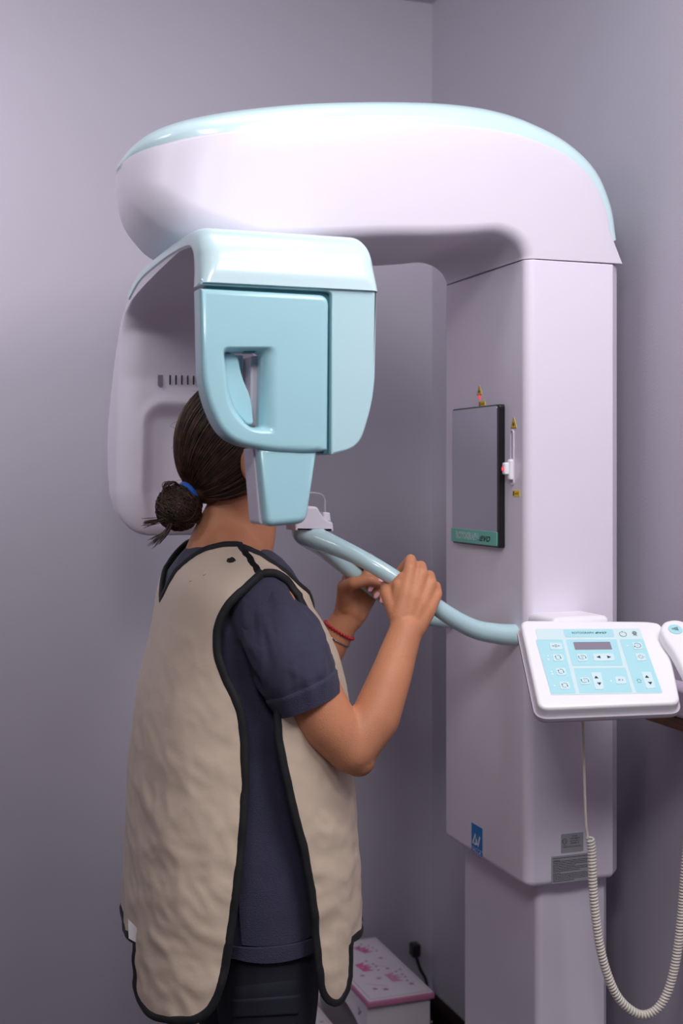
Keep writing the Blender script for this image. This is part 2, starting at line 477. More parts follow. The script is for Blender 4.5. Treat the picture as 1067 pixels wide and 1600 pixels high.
plate_with_slot(door_o, slot_f, slot_b, FN, -.034, .006, .009).build('cassette_door', M_teal, arm, 'teal door of the detector head with a slot handle', ang=50)
# pieces seen through the slot
lever = rounded(pl([(351, 550), (376, 550), (384, 590), (398, 620), (402, 662), (392, 663), (370, 640), (356, 600)]), [.004, .012, .03, .03, .006, .006, .03, .03], 6)
MB().prism(lever, FN, -.026, -.018, .003).build('latch_lever', M_teal, arm)
MB().prism(rounded(pl([(404, 552), (425, 552), (425, 664), (402, 667)]), .004), FN, -.11, -.040, .003).build('slot_post', M_white, arm)
MB().prism(rounded(pl([(386, 548), (401, 548), (398, 600), (386, 600)]), .003), FN, -.09, -.07, .002).build('slot_clip', M_teal, arm)
MB().prism(rounded(pl([(380, 543), (403, 543), (400, 551), (384, 551)]), .002), FN, -.02, -.006, .001).build('lock_tab', M_groove, arm)
# lower extension (sensor column): teal face, lilac side
ext = rounded(pl([(404, 700), (497, 704), (480, 818), (416, 824)]), [0, 0, .014, .012], 6)
MB().prism(ext, FN, -.022, .000, .010, nb=5).build('sensor_front', M_teal, arm, ang=60)
ext2 = rounded(pl([(402, 700), (495, 704), (478, 816), (412, 822)]), [.002, .002, .014, .008], 6)
MB().prism(ext2, FN, -.078, -.0225, .002, bevb=.004).build('sensor_case', M_white, arm, 'lilac white rear half of the sensor column')

# far tube head: rings in z
def far_y(z): return interp(z, [1.30, 1.6, 1.69, 1.715, 1.735, 1.747, 1.753, 1.757], [2.44, 2.41, 2.38, 2.345, 2.25, 2.08, 1.93, 1.83])
zs = [1.300, 1.303, 1.312, 1.328, 1.350, 1.38] + [1.38+.0075*k for k in range(1, 48)] + [1.738, 1.744, 1.749, 1.753, 1.757, 1.760]
def tube_ring(z):
    yo = interp(z, [1.30, 1.34, 1.38, 1.43, 1.472, 1.52, 1.573, 1.62, 1.66, 1.69, 1.718, 1.74, 1.757, 1.762], [2.50, 2.545, 2.58, 2.603, 2.607, 2.597, 2.565, 2.533, 2.50, 2.463, 2.42, 2.37, 2.32, 2.29])
    yi = far_y(z)
    sh = interp(z, [1.300, 1.303, 1.312, 1.328, 1.35, 1.38], [.055, .042, .027, .014, .004, 0])
    xl, xr_ = .4185+sh*1.1, .681-sh*1.1; yi += sh*.35; yo -= sh*.3
    r = min(.045, (yo-yi)*.45)
    return rrect(xl, yi, xr_, yo, [r*.9, r, r, r*.9], 10), yi
rings = []
for z in zs:
    o_, yi = tube_ring(z)
    pts = []
    N = len(o_)
    # subdivide the long front edge for the dished recess
    for k in range(N):
        a = Vector(o_[k]); b = Vector(o_[(k+1) % N]); L = (b-a).length
        m_ = 44 if k == N-1 else 1
        for j in range(m_):
            p = a+(b-a)*(j/m_)
            x, y = p
            if y < yi+.004:
                def ss(t): t = max(0, min(1, t)); return t*t*(3-2*t)
                qx = abs(x-.556)-.052; qz = abs(z-1.445)-.068; sd = .042-(math.hypot(max(qx, 0), max(qz, 0))+min(max(qx, qz), 0))
                dx = dz = sd/.03; dish = ss(dx)
                if dx > 0 and dz > 0:
                    y += .026*dish
                rim = max(0, 1-abs(min(dx, dz)+.0)/.5) if min(dx, dz) > -.5 else 0
                y -= .003*rim
            pts.append(Vector((x, y, z)))
    rings.append(pts)
MB().loft(rings).build('tube_head', M_white, arm, 'white X-ray tube head with dished inner face behind the head', ang=60)
# vents, oval, screw and seam on the tube head inner face
mv = MB()
for k in range(8):
    p = on_y(265+k*9.2, 593, far_y(1.585)); 
    FV = (Vector((p.x, far_y(1.587)-.0036, p.z)), X, Z, -Y)
    MB().prism(rrect(-.0014, -.0105, .0014, .0105, .0012, 3), FV, -.001, .0003).build('vent_slot', M_black, arm)
p = on_y(250, 593, far_y(1.585)); FV = (Vector((p.x, far_y(1.585)-.0036, p.z)), X, Z, -Y)
MB().prism(rrect(-.0048, -.0145, .0048, .0145, .0046, 6), FV, -.001, .0004).build('indicator_window', mat('grey_oval', (120, 112, 124), .4), arm, 'grey oval indicator beside the vent slots')
p = on_y(277, 470, far_y(1.705)); FV = (p+Vector((0, -.002, 0)), X, Z, -Y)
MB().prism(disc((0, 0), .0045, 0, 0, 20), FV, -.004, .0015, .001).build('cover_screw', M_steel, arm)
sm = MB(); pts = [on_y(a, b, far_y(1.7))+Vector((0, -.002, 0)) for a, b in ((243, 452), (250, 466), (258, 478), (285, 482), (330, 484))]
sm.tube(crom(pts, 4), .0009, 6); sm.build('cover_seam', M_groove, arm)

# column fittings: mirror
FM = (Vector((CX0, 0, 0)), -Y, Z, -X)     # u=-y so that x-right reads for a viewer in the room
def m2(px, py): p = on_x(px, py, CX0); return (-p.y, p.z)
bez = rounded([(-2.2985, 1.284), (-2.093, 1.284), (-2.093, 1.5465), (-2.2985, 1.5465)], .006)
mirror = MB().prism(bez, FM, -.001, .011, .002).build('mirror_frame', M_black, xr, 'black bezel of the patient mirror')
gl = rounded([(-2.2965, 1.313), (-2.1015, 1.313), (-2.1015, 1.5435), (-2.2965, 1.5435)], .004)
MB().prism(gl, FM, .0105, .0118, .0004).build('mirror_glass', mat('mirror_glass', (225, 225, 230), .04, metal=1.), mirror, 'grey reflecting mirror pane')
st = rounded([(-2.2995, 1.2875), (-2.1010, 1.2875), (-2.1010, 1.3135), (-2.2995, 1.3135)], .002)
sb = MB().prism(st, FM, .0105, .0128, .0004)
sb.build('name_strip', mat('green_teal_strip', (112, 190, 172), .4), mirror, 'sea-green strip with lettering under the mirror')
tb = MB(); FT = (Vector((CX0, 0, 0))-X*.0129, -Y, Z, -X)
# outlined block letters
c_ = text_geo('ROTOGRAPH', .0125, .098)
add_text(tb, FT, 'ROTOGRAPH', (-2.227, 1.3010), .0138, .099, 0, .0003, bold=.045)
add_text(tb, FT, 'ROTOGRAPH', (-2.227, 1.3010), .0122, .0972, 1, .0006, bold=-.008)
add_text(tb, FT, 'evo', (-2.148, 1.2990), .011, .044, 2, .0003, shear=.5, bold=.012)
ribbon(tb, FT, [(-2.182, 1.2955), (-2.166, 1.2955)], .0012, .0003, 2)
tb.build('strip_lettering', [mat('pale_outline', (240, 250, 250), .5), MATS['green_teal_strip'], M_black], mirror, smooth=False)
# laser apertures and stickers
def tri_sticker(cy, cz, s, n):
    mb = MB(); fr = (Vector((CX0, 0, 0)), -Y, Z, -X); y = -cy
    P = [(y-s*.55, cz-s*.5), (y+s*.55, cz-s*.5), (y, cz+s*.5)]
    mb.prism(rounded(P, s*.06, 3), fr, 0, .0008, 0, 0)
    c3 = lambda k: [(y+(a-y)*k, cz-s*.16+(b-cz+s*.16)*k) for a, b in P]
    A = c3(.97); B = c3(.84)
    for i in range(3):
        j = (i+1) % 3; mb.prism([A[i], A[j], B[j], B[i]], fr, .0008, .001, 0, 1)
    mb.prism([(y+s*.11*math.cos(k*math.pi/8), cz-s*.16+s*.11*math.sin(k*math.pi/8)) for k in range(16)], fr, .0008, .0011, 0, 1)
    for k in range(12):
        a = k*math.pi/6; ribbon(mb, fr, [(y+s*.12*math.cos(a), cz-s*.16+s*.12*math.sin(a)), (y+s*.22*math.cos(a), cz-s*.16+s*.22*math.sin(a))], s*.03, .0011, 1)
    mb.build('laser_warning_triangle', [M_yellow, M_black], xr, n, smooth=False)
tri_sticker(2.198, 1.5785, .0195, 'yellow laser warning triangle above the mirror')
tri_sticker(2.0575, 1.5115, .0205, 'yellow laser warning triangle above the slider')
def laser_label(cy, cz):
    mb = MB(); fr = FM; y = -cy
    mb.prism(rrect(y-.0135, cz-.0055, y+.0135, cz+.0055, .0008, 2), fr, 0, .0008, 0, 0)
    mb.prism(rrect(y-.011, cz-.004, y-.007, cz+.004, .001, 2), fr, .0008, .001, 0, 1)
    add_text(mb, fr, 'LASER', (y+.003, cz), .0035, .015, 1, .0012)
    mb.build('laser_label', [M_yellow, M_black], xr, smooth=False)
laser_label(2.187, 1.5515); laser_label(2.048, 1.3845)
M_red = mat('red_laser_window', (230, 60, 80), .3, emit=.8)
mb = MB().prism(disc((-2.1975, 1.5645), .0042, 0, 0, 20), FM, 0, .0015, .0005, 0); mb.build('laser_window', M_red, xr, 'small red laser window above the mirror')
tr_ = MB(); slot = rrect(-2.0690, 1.400, -2.0570, 1.498, .006, 6)
plate = MB()
# raised slider track with recessed middle
outer = rrect(-2.0705, 1.3985, -2.0555, 1.4995, .0075, 8); inner = rrect(-2.0675, 1.4015, -2.0585, 1.4965, .0045, 8)
plate.prism(outer, FM, 0, .0022, .001, holes=[inner]); track = plate.build('slider_track', M_white, xr)
MB().prism(inner, FM, -.0005, .0004).build('track_slot', mat('slot_lilac', (205, 196, 212), .5), track)
kb = MB()
kb.prism(rrect(-2.0690, 1.408, -2.0560, 1.446, .004, 5), FM, 0, .009, .004, 0)
kb.prism(rrect(-2.0715, 1.418, -2.0600, 1.440, .003, 5), FM, .004, .017, .003, 0)
knob = kb.build('slider_knob', mat('white_knob', (245, 242, 248), .3, .3), track)
mb = MB().prism(disc((-2.0668, 1.4285), .0046, 0, 0, 20), FM, .0165, .0178, 0, 0)
add_text(mb, FM, '+', (-2.0668, 1.4285), .004, None, 1, .0181)
mb.build('laser_window', [M_red, mat('white_print', (250, 250, 250), .5)], track, 'red laser window on the slider knob')

# maker's emblem on the column and rating labels
lb = MB()
ly = -2.209; w2 = .0235
lb.prism([(ly-w2, .7060), (ly+w2, .7060), (ly+w2, .7500), (ly-w2, .7500)], FM, 0, .0007, 0, 0)
lb.prism([(ly-w2, .6965), (ly+w2, .6965), (ly+w2, .7045), (ly-w2, .7045)], FM, 0, .0007, 0, 0)
ribbon(lb, FM, [(ly-.017, .712), (ly-.006, .732), (ly-.0005, .7135), (ly-.006, .7135), (ly-.010, .7135)], .0048, .0010, 1)
ribbon(lb, FM, [(ly-.002, .724), (ly+.006, .712), (ly+.014, .732)], .0048, .0011, 1)
add_text(lb, FM, 'VILLA', (ly, .7005), .0055, .040, 1, .0010)
emb = lb.build('maker_emblem', [mat('emblem_blue', (10, 120, 200), .4), mat('white_print', (250, 250, 250), .5)], xr, 'blue square emblem with white A V mark', smooth=False)
lb = MB()
add_text(lb, FM, 'SISTEMI', (ly, .6930-.001), .0035, .040, 0, .0005); 
lb.build('emblem_lettering', mat('grey_print', (150, 140, 165), .6), xr, smooth=False)
FS = (Vector((0, CY0, 0)), X, Z, -Y)
M_lab = mat('silver_label', (172, 172, 178), .4, metal=.1)
lb = MB(); lb.prism(rrect(1.1305, .7455, 1.1755, .7795, .002, 3), FS, 0, .0006, 0, 0)
ribbon(lb, FS, arc(1.1375, .7665, .0045, 0, 360, 20), .0008, .0008, 1)
add_text(lb, FS, 'ETL', (1.1375, .7665), .0035, .006, 1, .0008)
add_text(lb, FS, 'LISTED', (1.1375, .7590), .002, .008, 1, .0008)
for k, (t, w) in enumerate((('No. 18205', .010), ('CONFORMS TO', .019), ('UL STD 2601-1', .019), ('CERTIFIED TO', .018))):
    add_text(lb, FS, t, (1.158, .7745-k*.0042), .0023, w, 1, .0008, bold=.02)
add_text(lb, FS, 'CAN/CSA STD C22.2 NO. 601.1', (1.1525, .7560), .0024, .038, 1, .0008, bold=.02)
lb.build('rating_label', [M_lab, M_black], xr, 'upper silver approval label on the column', smooth=False)
lb = MB(); lb.prism(rrect(1.1110, .6935, 1.1860, .7415, .002, 3), FS, 0, .0006, 0, 0)
rnd = random.Random(3)
add_text(lb, FS, 'WARNING', (1.1215, .7335), .0020, .014, 1, .0008, bold=.02)
add_text(lb, FS, 'CAUTION', (1.1215, .7110), .0020, .014, 1, .0008, bold=.02)
for k in range(15):
    z = .7375-k*.0029
    if k in (1, 9): continue
    x = 1.1145; xe = 1.184 - (rnd.random()*.03 if k in (8, 14, 5) else 0)
    while x < xe:
        wl = rnd.uniform(.002, .0055); flat(lb, FS, [(x, z-.0005), (min(x+wl, xe), z-.0005), (min(x+wl, xe), z+.0005), (x, z+.0005)], .0008, 1); x += wl+.0007
lb.build('instruction_label', [M_lab, M_black], xr, 'lower silver label with small lines of text', smooth=False)

# ---- handlebar: two tubes meeting under the chin rest, ending on the column face
near = [(484, 838, 2.178, .0205), (506, 846, 2.154, .0195), (530, 856, 2.126, .0170), (560, 870, 2.098, .0152), (600, 893, 2.072, .0148), (640, 919, 2.058, .0148), (680, 947, 2.051, .0152), (715, 970, 2.048, .0162), (745, 984, 2.049, .0174), (775, 990, 2.050, .0186), (797, 992, 2.051, .0196)]
hp = [on_y(a, b, c) for a, b, c, r in near]; hr = [r for *_, r in near]
hp.append(Vector((1.0635, hp[-1].y, hp[-1].z))); hr.append(.0198)
cr = crom([tuple(p)+(r,) for p, r in zip(hp, hr)], 6)
hp = [Vector(q[:3]) for q in cr]; hr = [q[3] for q in cr]
mb = MB()
mb.tube(hp, lambda t: hr[round(t*(len(hr)-1))], 24)
mb.tube([Vector((p.x, 2*YM-p.y, p.z)) for p in hp], lambda t: hr[round(t*(len(hr)-1))], 24)
hc = on_y(482, 829, YM)
mb.ell(hc+Vector((.006, 0, -.002)), (.037, .030, .030))
me = remesh(mb, .0028, 3)
me.materials.clear(); me.materials.append(mat('handle_teal', (186, 216, 222), .22, .6))
bm = bmesh.new(); bm.from_mesh(me)
r_ = bmesh.ops.bisect_plane(bm, geom=bm.verts[:]+bm.edges[:]+bm.faces[:], plane_co=hc+Vector((0, 0, .004)), plane_no=(0, 0, 1), clear_outer=False)
for v in bm.verts:
    if v.co.z > hc.z+.004 and v.co.x < hc.x+.08: v.co.z = hc.z+.004
bm.to_mesh(me); bm.free()
place(me, 'handlebar', xr, 'pale teal twin grab bar from the column to the chin rest', ang=180)
# chin rest block
yb = YM-.027
def cb(lst, y): return [(on_y(a, b, y).x, on_y(a, b, y).z) for a, b in lst]
FB = (Vector((0, yb, 0)), X, Z, -Y)
blk = rounded(cb([(461, 829), (461, 816), (474, 806), (478, 791), (495, 791), (502, 804), (510, 813), (520, 816), (521, 830)], yb), [.001, .003, .01, .004, .006, .01, .01, .004, .001])
MB().prism(blk, FB, -.058, .002, .004, bevb=.004).build('chin_rest', M_white, xr, 'lilac white chin rest block', ang=50)
MB().prism(rounded(cb([(502, 800), (513, 800.5), (515, 815), (502, 815)], YM), .0015), (Vector((0, YM, 0)), X, Z, -Y), -.009, .009, .002, bevb=.002).build('bite_holder', M_white, xr)
rod = [on_y(a, b, YM) for a, b in ((507.5, 808), (507.5, 792), (507.3, 782), (505, 776), (500, 772), (494, 770.5), (486, 770), (478, 770))]
MB().tube(crom(rod, 5), .0020, 12).build('bite_rod', mat('clear_rod', (225, 225, 228), .12, trans=.6), xr, 'thin clear bent bite rod')

# ---- control panel
PO = Vector((1.0202, 1.900, 1.1604)); yaw, tilt = -.2922, .5942
PU = Vector((math.cos(yaw), math.sin(yaw), 0)); pf = Vector((math.sin(yaw), -math.cos(yaw), 0))
PV = -(pf*math.cos(tilt) - Z*math.sin(tilt)); PN = PU.cross(PV)
FP = (PO, PU, PV, PN)
def uv(px, py, lift=0.):
    r = ray(px, py); o = PO+PN*lift; t = (o-Vector((0, 0, EYE))).dot(PN)/r.dot(PN)
    q = Vector((0, 0, EYE))+r*t-PO; return (q.dot(PU), q.dot(PV))
def ua(lst): return [uv(840+a*.18744, 970+b*.1873) for a, b in lst]
M_pan = mat('keypad_white_plastic', (243, 240, 244), .38, .25)
M_pan2 = mat('keypad_base_plastic', (196, 188, 198), .45, .1)
out = rounded([uv(*p) for p in ((812, 968), (1012, 969.5), (1033, 973), (1050, 1030), (1064, 1098), (842, 1107))], [.016, .03, .02, .04, .016, .018], 8)
pan = MB().prism(out, FP, -.020, .0, .006, nb=5).build('control_panel', M_pan, xr, 'white tilted keypad console on the column side', ang=50)
MB().prism(inset(out, .004), FP, -.031, -.0195, 0, bevb=.006).build('panel_base', M_pan2, pan, 'grey lower shell of the console')
# bracket to the column
bk = MB().box((1.062, 1.915, 1.120), (1.176, 2.0115, 1.176), .012)
bk.build('panel_bracket', M_pan, pan, ang=50)
M_pale = mat('membrane_pale', (212, 233, 236), .35); M_mteal = mat('membrane_teal', (176, 224, 232), .35)
M_key = mat('key_pale', (210, 234, 238), .4); M_lcd = mat('lcd_grey', (140, 132, 146), .15)
mem = MB(); mo = rounded(ua([(-21, 69), (850, 66), (1045, 605), (110, 621)]), .004)
mem.prism(mo, FP, -.001, .0006, 0, 0)
for poly in ([(-16, 160), (205, 160), (318, 608), (112, 612)], [(212, 76), (625, 73), (640, 138), (228, 140)], [(235, 160), (655, 157), (712, 375), (288, 378)],
             [(300, 398), (730, 395), (790, 600), (350, 605)], [(680, 158), (878, 155), (1036, 600), (822, 600)]):
    flat(mem, FP, rounded(ua(poly), .003), .0009, 1)
# header lettering
def tx(mb, t, a, b, h, w, m, lift=.0012, **k):
    p = ua([(a, b)])[0]; add_text(mb, FP, t, p, h, w, m, lift, **k)
tx(mem, 'ROTOGRAPH', 375, 104, .0044, .036, 2); tx(mem, 'evo', 525, 104, .0042, .019, 2, shear=.5, bold=.01)
c_ = ua([(710, 115)])[0]; ribbon(mem, FP, arc(*c_, .0058, 120, 420, 24), .0007, .0012, 2)
flat(mem, FP, [(c_[0]-.0012, c_[1]+.0048), (c_[0]+.0016, c_[1]+.0060), (c_[0]-.0008, c_[1]+.0074)], .0012, 2)
c_ = ua([(806, 108)])[0]
for r in (.0035, .0018): ribbon(mem, FP, arc(c_[0], c_[1]+.001, r, 0, 360, 16), .0008, .0012, 2)
for dx in (-.003, 0, .003): ribbon(mem, FP, [(c_[0]+dx*.5, c_[1]-.003), (c_[0]+dx, c_[1]-.0065)], .0007, .0012, 2)
c_ = ua([(843, 502)])[0]; ribbon(mem, FP, arc(*c_, .003, -50, 230, 14), .0006, .0012, 2); ribbon(mem, FP, [(c_[0]-.003, c_[1]-.0045), (c_[0]+.003, c_[1]-.0045)], .0006, .0012, 2)
for a, b in ((90, 325), (115, 427), (612, 505), (748, 212), (86, 296), (122, 447), (140, 545)):
    c = ua([(a, b)])[0]; flat(mem, FP, [(c[0]+.0014*math.cos(k*math.pi/6), c[1]+.0014*math.sin(k*math.pi/6)) for k in range(12)], .0012, 3)
mem.build('membrane', [M_pale, M_mteal, M_ink, mat('led_white', (240, 250, 250), .3)], pan, 'pale teal keypad sheet with printed symbols', smooth=False)
MB().prism(rounded(ua([(295, 183), (600, 180), (620, 242), (312, 245)]), .0006), FP, .0006, .0014, 0).build('display', M_lcd, pan, 'small grey display window', smooth=False)
def key(poly, draw, r=.003, lab=None):
    mb = MB(); P = ua(poly); cx = sum(p[0] for p in P)/4; cy = sum(p[1] for p in P)/4
    mb.prism(rounded(P, r, 4), FP, .0009, .0018, .0006, 0)
    draw(mb, cx, cy); mb.build('key', [M_key, M_ink], pan, lab, smooth=False)
L2 = .0021
def d_zero(mb, x, y):
    ribbon(mb, FP, arc(x, y, .0016, 0, 360, 14, .0028), .0007, L2, 1)
    for s in (-1, 1):
        ribbon(mb, FP, [(x+s*.0068, y), (x+s*.0042, y)], .0007, L2, 1); flat(mb, FP, ccw([(x+s*.003, y), (x+s*.005, y+.0013), (x+s*.005, y-.0013)]), L2, 1)
def d_rot(sx, sy):
    def f(mb, x, y):
        ribbon(mb, FP, [(x-sx*.4, y+sy), (x+sx*.6, y+sy), (x+sx, y+sy*.5), (x+sx, y-sy*.3)], .0007, L2, 1)
        ribbon(mb, FP, [(x+sx*.4, y-sy), (x-sx*.6, y-sy), (x-sx, y-sy*.5), (x-sx, y+sy*.5)], .0007, L2, 1)
        flat(mb, FP, ccw([(x+sx-.0012, y-sy*.2), (x+sx+.0012, y-sy*.2), (x+sx, y-sy*.75)]), L2, 1)
        flat(mb, FP, ccw([(x-sx-.0012, y+sy*.3), (x-sx+.0012, y+sy*.3), (x-sx, y+sy*.85)]), L2, 1)
    return f
def d_rott(t):
    def f(mb, x, y):
        d_rot(.0055, .0042)(mb, x, y); add_text(mb, FP, t, (x, y), .0024, None, 1, L2)
    return f
def tri(mb, x, y, dx, dy, s=.0034):
    flat(mb, FP, ccw([(x+dx*s, y+dy*s), (x-dx*s*.8+dy*s, y-dy*s*.8-dx*s), (x-dx*s*.8-dy*s, y-dy*s*.8+dx*s)]), L2, 1)
def d_lr(mb, x, y): tri(mb, x-.0085, y, -1, 0); tri(mb, x+.0085, y, 1, 0)
def d_ud(mb, x, y):
    a = ua([(490, 466)])[0]; tri(mb, x-.001, y+.0075, 0, 1); tri(mb, x+.001, y-.0075, 0, -1)
def d_f1(mb, x, y): add_text(mb, FP, 'F1', (x, y), .0030, .0070, 1, L2)
def d_T(mb, x, y):
    ribbon(mb, FP, arc(x, y, .0054, -130, 150, 22), .0008, L2, 1); add_text(mb, FP, 'T', (x, y), .0026, None, 1, L2)
    flat(mb, FP, ccw([(x-.0065, y-.001), (x-.0032, y-.002), (x-.0055, y-.0045)]), L2, 1)
def d_sun(mb, x, y):
    for k in range(8):
        a = k*math.pi/4; r0, r1 = .0024, .0058 if k % 2 == 0 else .0048
        ribbon(mb, FP, [(x+r0*math.cos(a), y+r0*math.sin(a)), (x+r1*math.cos(a), y+r1*math.sin(a))], .0006, L2, 1)
key([(95, 188), (195, 188), (207, 245), (105, 245)], d_zero)
for P in ([(120, 285), (205, 283), (220, 340), (132, 342)], [(145, 400), (227, 398), (240, 458), (160, 460)], [(175, 515), (260, 513), (275, 575), (190, 577)]): key(P, d_rot(.004, .0048))
key([(322, 283), (405, 281), (420, 340), (335, 342)], d_rott('M')); key([(457, 280), (630, 277), (642, 338), (470, 342)], d_lr)
key([(345, 478), (425, 476), (440, 533), (360, 536)], d_rott('P')); key([(440, 435), (525, 433), (555, 575), (478, 578)], d_ud)
key([(640, 472), (725, 470), (742, 530), (655, 533)], d_f1)
key([(780, 185), (860, 183), (880, 240), (800, 243)], d_T); key([(810, 278), (890, 276), (905, 336), (828, 340)], d_sun)
key([(860, 432), (940, 430), (985, 568), (905, 572)], d_ud)

# ---- exposure hand switch resting on the right end of the console, with coiled cord
HL = .016
hs = thing('hand_switch', 'white hand switch with teal button and coiled cord at the right end of the keypad', 'switch', tuple(PO+PU*.20-PV*.03))
def uh(px, py): return uv(px, py, HL)
FH = (PO+PN*HL, PU, PV, PN)
hc2 = Vector(uh(1054, 988))
outp = rounded([uh(*p) for p in ((1030, 985), (1036, 974), (1052, 970), (1070, 974), (1082, 990), (1088, 1015), (1112, 1068), (1082, 1080), (1050, 1018), (1036, 1000))], [.008, .008, .012, .012, .012, .02, .008, .008, .02, .02], 6)
MB().prism(outp, FH, -.0158, .006, .007, bevb=.004, nb=5).build('handset', M_pan, hs, ang=60)
bt = MB(); bt.prism(disc(hc2, .0118, 0, 0, 40), FH, .005, .0075, .0012, 0)
x, y = hc2
for k in range(6):
    hgt = .0012+.0007*k; ribbon(bt, FH, [(x-.006+k*.0019, y-hgt), (x-.006+k*.0019, y+hgt)], .0011, .0078, 1)
bt.build('button', [M_mteal, M_ink], hs, 'round pale teal button with a triangular mark', smooth=False)
M_cord = mat('cream_cord', (226, 218, 208), .4, .15)
cp = [(922, 1309, 1.868), (924.5, 1330, 1.868), (925.5, 1360, 1.866), (927, 1395, 1.864), (931, 1435, 1.862), (937, 1478, 1.86), (948, 1520, 1.858), (964, 1556, 1.855), (985, 1578, 1.85), (1006, 1586, 1.845), (1027, 1576, 1.84), (1043, 1550, 1.835), (1054, 1510, 1.83), (1061, 1465, 1.825), (1066, 1415, 1.82), (1072, 1340, 1.81), (1080, 1260, 1.80), (1086, 1180, 1.79), (1094, 1120, 1.78)]
path = crom([on_y(a, b, c) for a, b, c in cp], 40)
L = [0]
for i in range(1, len(path)): L.append(L[-1]+(path[i]-path[i-1]).length)
tot = L[-1]; Rc, wr, pitch = .0056, .0024, .0053
turns = int(tot/pitch*.99); nseg = turns*14; hel = []
Lx = np.array(L); PX = np.array([tuple(p) for p in path])
for i in range(nseg+1):
    s = tot*i/nseg; c = Vector([float(np.interp(s, Lx, PX[:, k])) for k in range(3)]); c2 = Vector([float(np.interp(min(s+.002, tot), Lx, PX[:, k])) for k in range(3)])
    c1 = Vector([float(np.interp(max(s-.002, 0), Lx, PX[:, k])) for k in range(3)]); t = (c2-c1).normalized()
    u_ = Y.cross(t).normalized(); w_ = t.cross(u_); a = 2*math.pi*turns*i/nseg
    hel.append(c+u_*(Rc*math.cos(a))+w_*(Rc*math.sin(a)))
st0 = [on_y(a, b, c) for a, b, c in ((910, 1122, 1.835), (911, 1140, 1.84), (912.5, 1200, 1.85), (914, 1255, 1.86), (915.5, 1290, 1.866), (917.5, 1303, 1.868))]
lead = crom(st0+[hel[0]], 6)
endp = crom([hel[-1], on_y(1096, 1100, 1.775), PO+PN*(HL-.005)+PU*(uh(1096, 1074)[0])+PV*(uh(1096, 1074)[1])], 6)
MB().tube(lead[:-1]+hel+endp[1:], wr, 8).build('coiled_cord', M_cord, hs, 'cream straight lead running into a long coiled cord', ang=180)

# ---- wall shelf behind the console
ws = thing('wall_shelf', 'lilac wall shelf on the right wall behind the keypad, cut by the photo edge', 'shelf', (1.285, 1.80, .98))
mb = MB().box((1.262, 1.62, 1.006), (WX-.001, 1.962, 1.058), .008); mb.build('shelf_tray', mat('lilac_shelf', (216, 200, 220), .4, .2), ws)
mb = MB().box((1.268, 1.63, .984), (WX-.001, 1.955, 1.0055), .002); mb.build('shelf_board', mat('brown_shelf_wood', (120, 78, 50), .5, var=.3, vscale=20, stretch=(1, 1, 10)), ws, 'brown wooden board under the tray')

# ---- step stool
so = thing('step_stool', 'white child step stool with pink edges and painted pink crowns by the back wall', 'step stool', (1.0, 2.78, 0))
M_st = mat('stool_white_paint', (232, 224, 230), .45, bump=.03); M_pk = mat('stool_pink_paint', (205, 128, 162), .5); M_pd = mat('stool_pink_print', (205, 112, 165), .5); M_ln = mat('stool_grey_line', (176, 160, 172), .5)
UX0, UX1, UY0, UY1, UZ = .990, 1.150, 2.605, 2.966, .270
def tread(name, x0, x1, y0, y1, z, lab):
    mb = MB(); mb.box((x0, y0, z-.016), (x1, y1, z-.0012), .004, 1)
    mb.prism(rrect(x0+.003, y0+.003, x1-.003, y1-.003, .004), FZ, z-.0014, z, .001, 0)
    return mb.build(name, [M_st, M_pk], so, lab, ang=40)
ut = tread('top_tread', UX0, UX1, UY0, UY1, UZ, 'upper white tread with pink edge')
lt = tread('lower_tread', .826, .984, UY0+.008, UY1-.008, .140, 'lower white tread with pink edge')
def prof_panel(y0, y1, nm):
    o_ = [(.832, 0), (.832, .1235), (.9905, .1235), (.9925, .2535), (1.142, .2535), (1.142, 0), (1.10, 0)] + [(x, .05*math.sin(math.pi*(1.10-x)/.22)) for x in np.linspace(1.09, .89, 10)] + [(.88, 0)]
    MB().prism(o_, (Vector((0, y0, 0)), X, Z, -Y), -(y1-y0), 0, .0015).build('side_panel', M_st, so, smooth=False)
prof_panel(2.615, 2.630, 'a'); prof_panel(2.941, 2.956, 'b')
def starp(c, r, rot=0, k=.42): return [(c[0]+(r if i % 2 == 0 else r*k)*math.sin(i*math.pi/5+rot), c[1]+(r if i % 2 == 0 else r*k)*math.cos(i*math.pi/5+rot)) for i in range(10)]
FA = (Vector((.9925, 0, 0)), -Y, Z, -X)
ap = [(-2.9405, .2535), (-2.6305, .2535)] + [(-2.6305, .150)] + [(-2.6305-.31*t, .168+.045*math.sin(math.pi*t)**.6) for t in np.linspace(.06, .94, 16)] + [(-2.9405, .150)]
MB().prism(ap, FA, -.012, 0, 0, holes=[starp((-2.665, .225), .016), starp((-2.905, .225), .016)]).build('front_apron', M_st, so, 'scalloped apron with star cut-outs', smooth=False)
ap2 = [(a, b-.1305) for a, b in ap]
MB().prism([(a, max(b, .006)) for a, b in ap2], (Vector((.832, 0, 0)), -Y, Z, -X), -.012, 0, 0, holes=[starp((-2.785, .101), .010)]).build('front_apron', M_st, so, smooth=False)
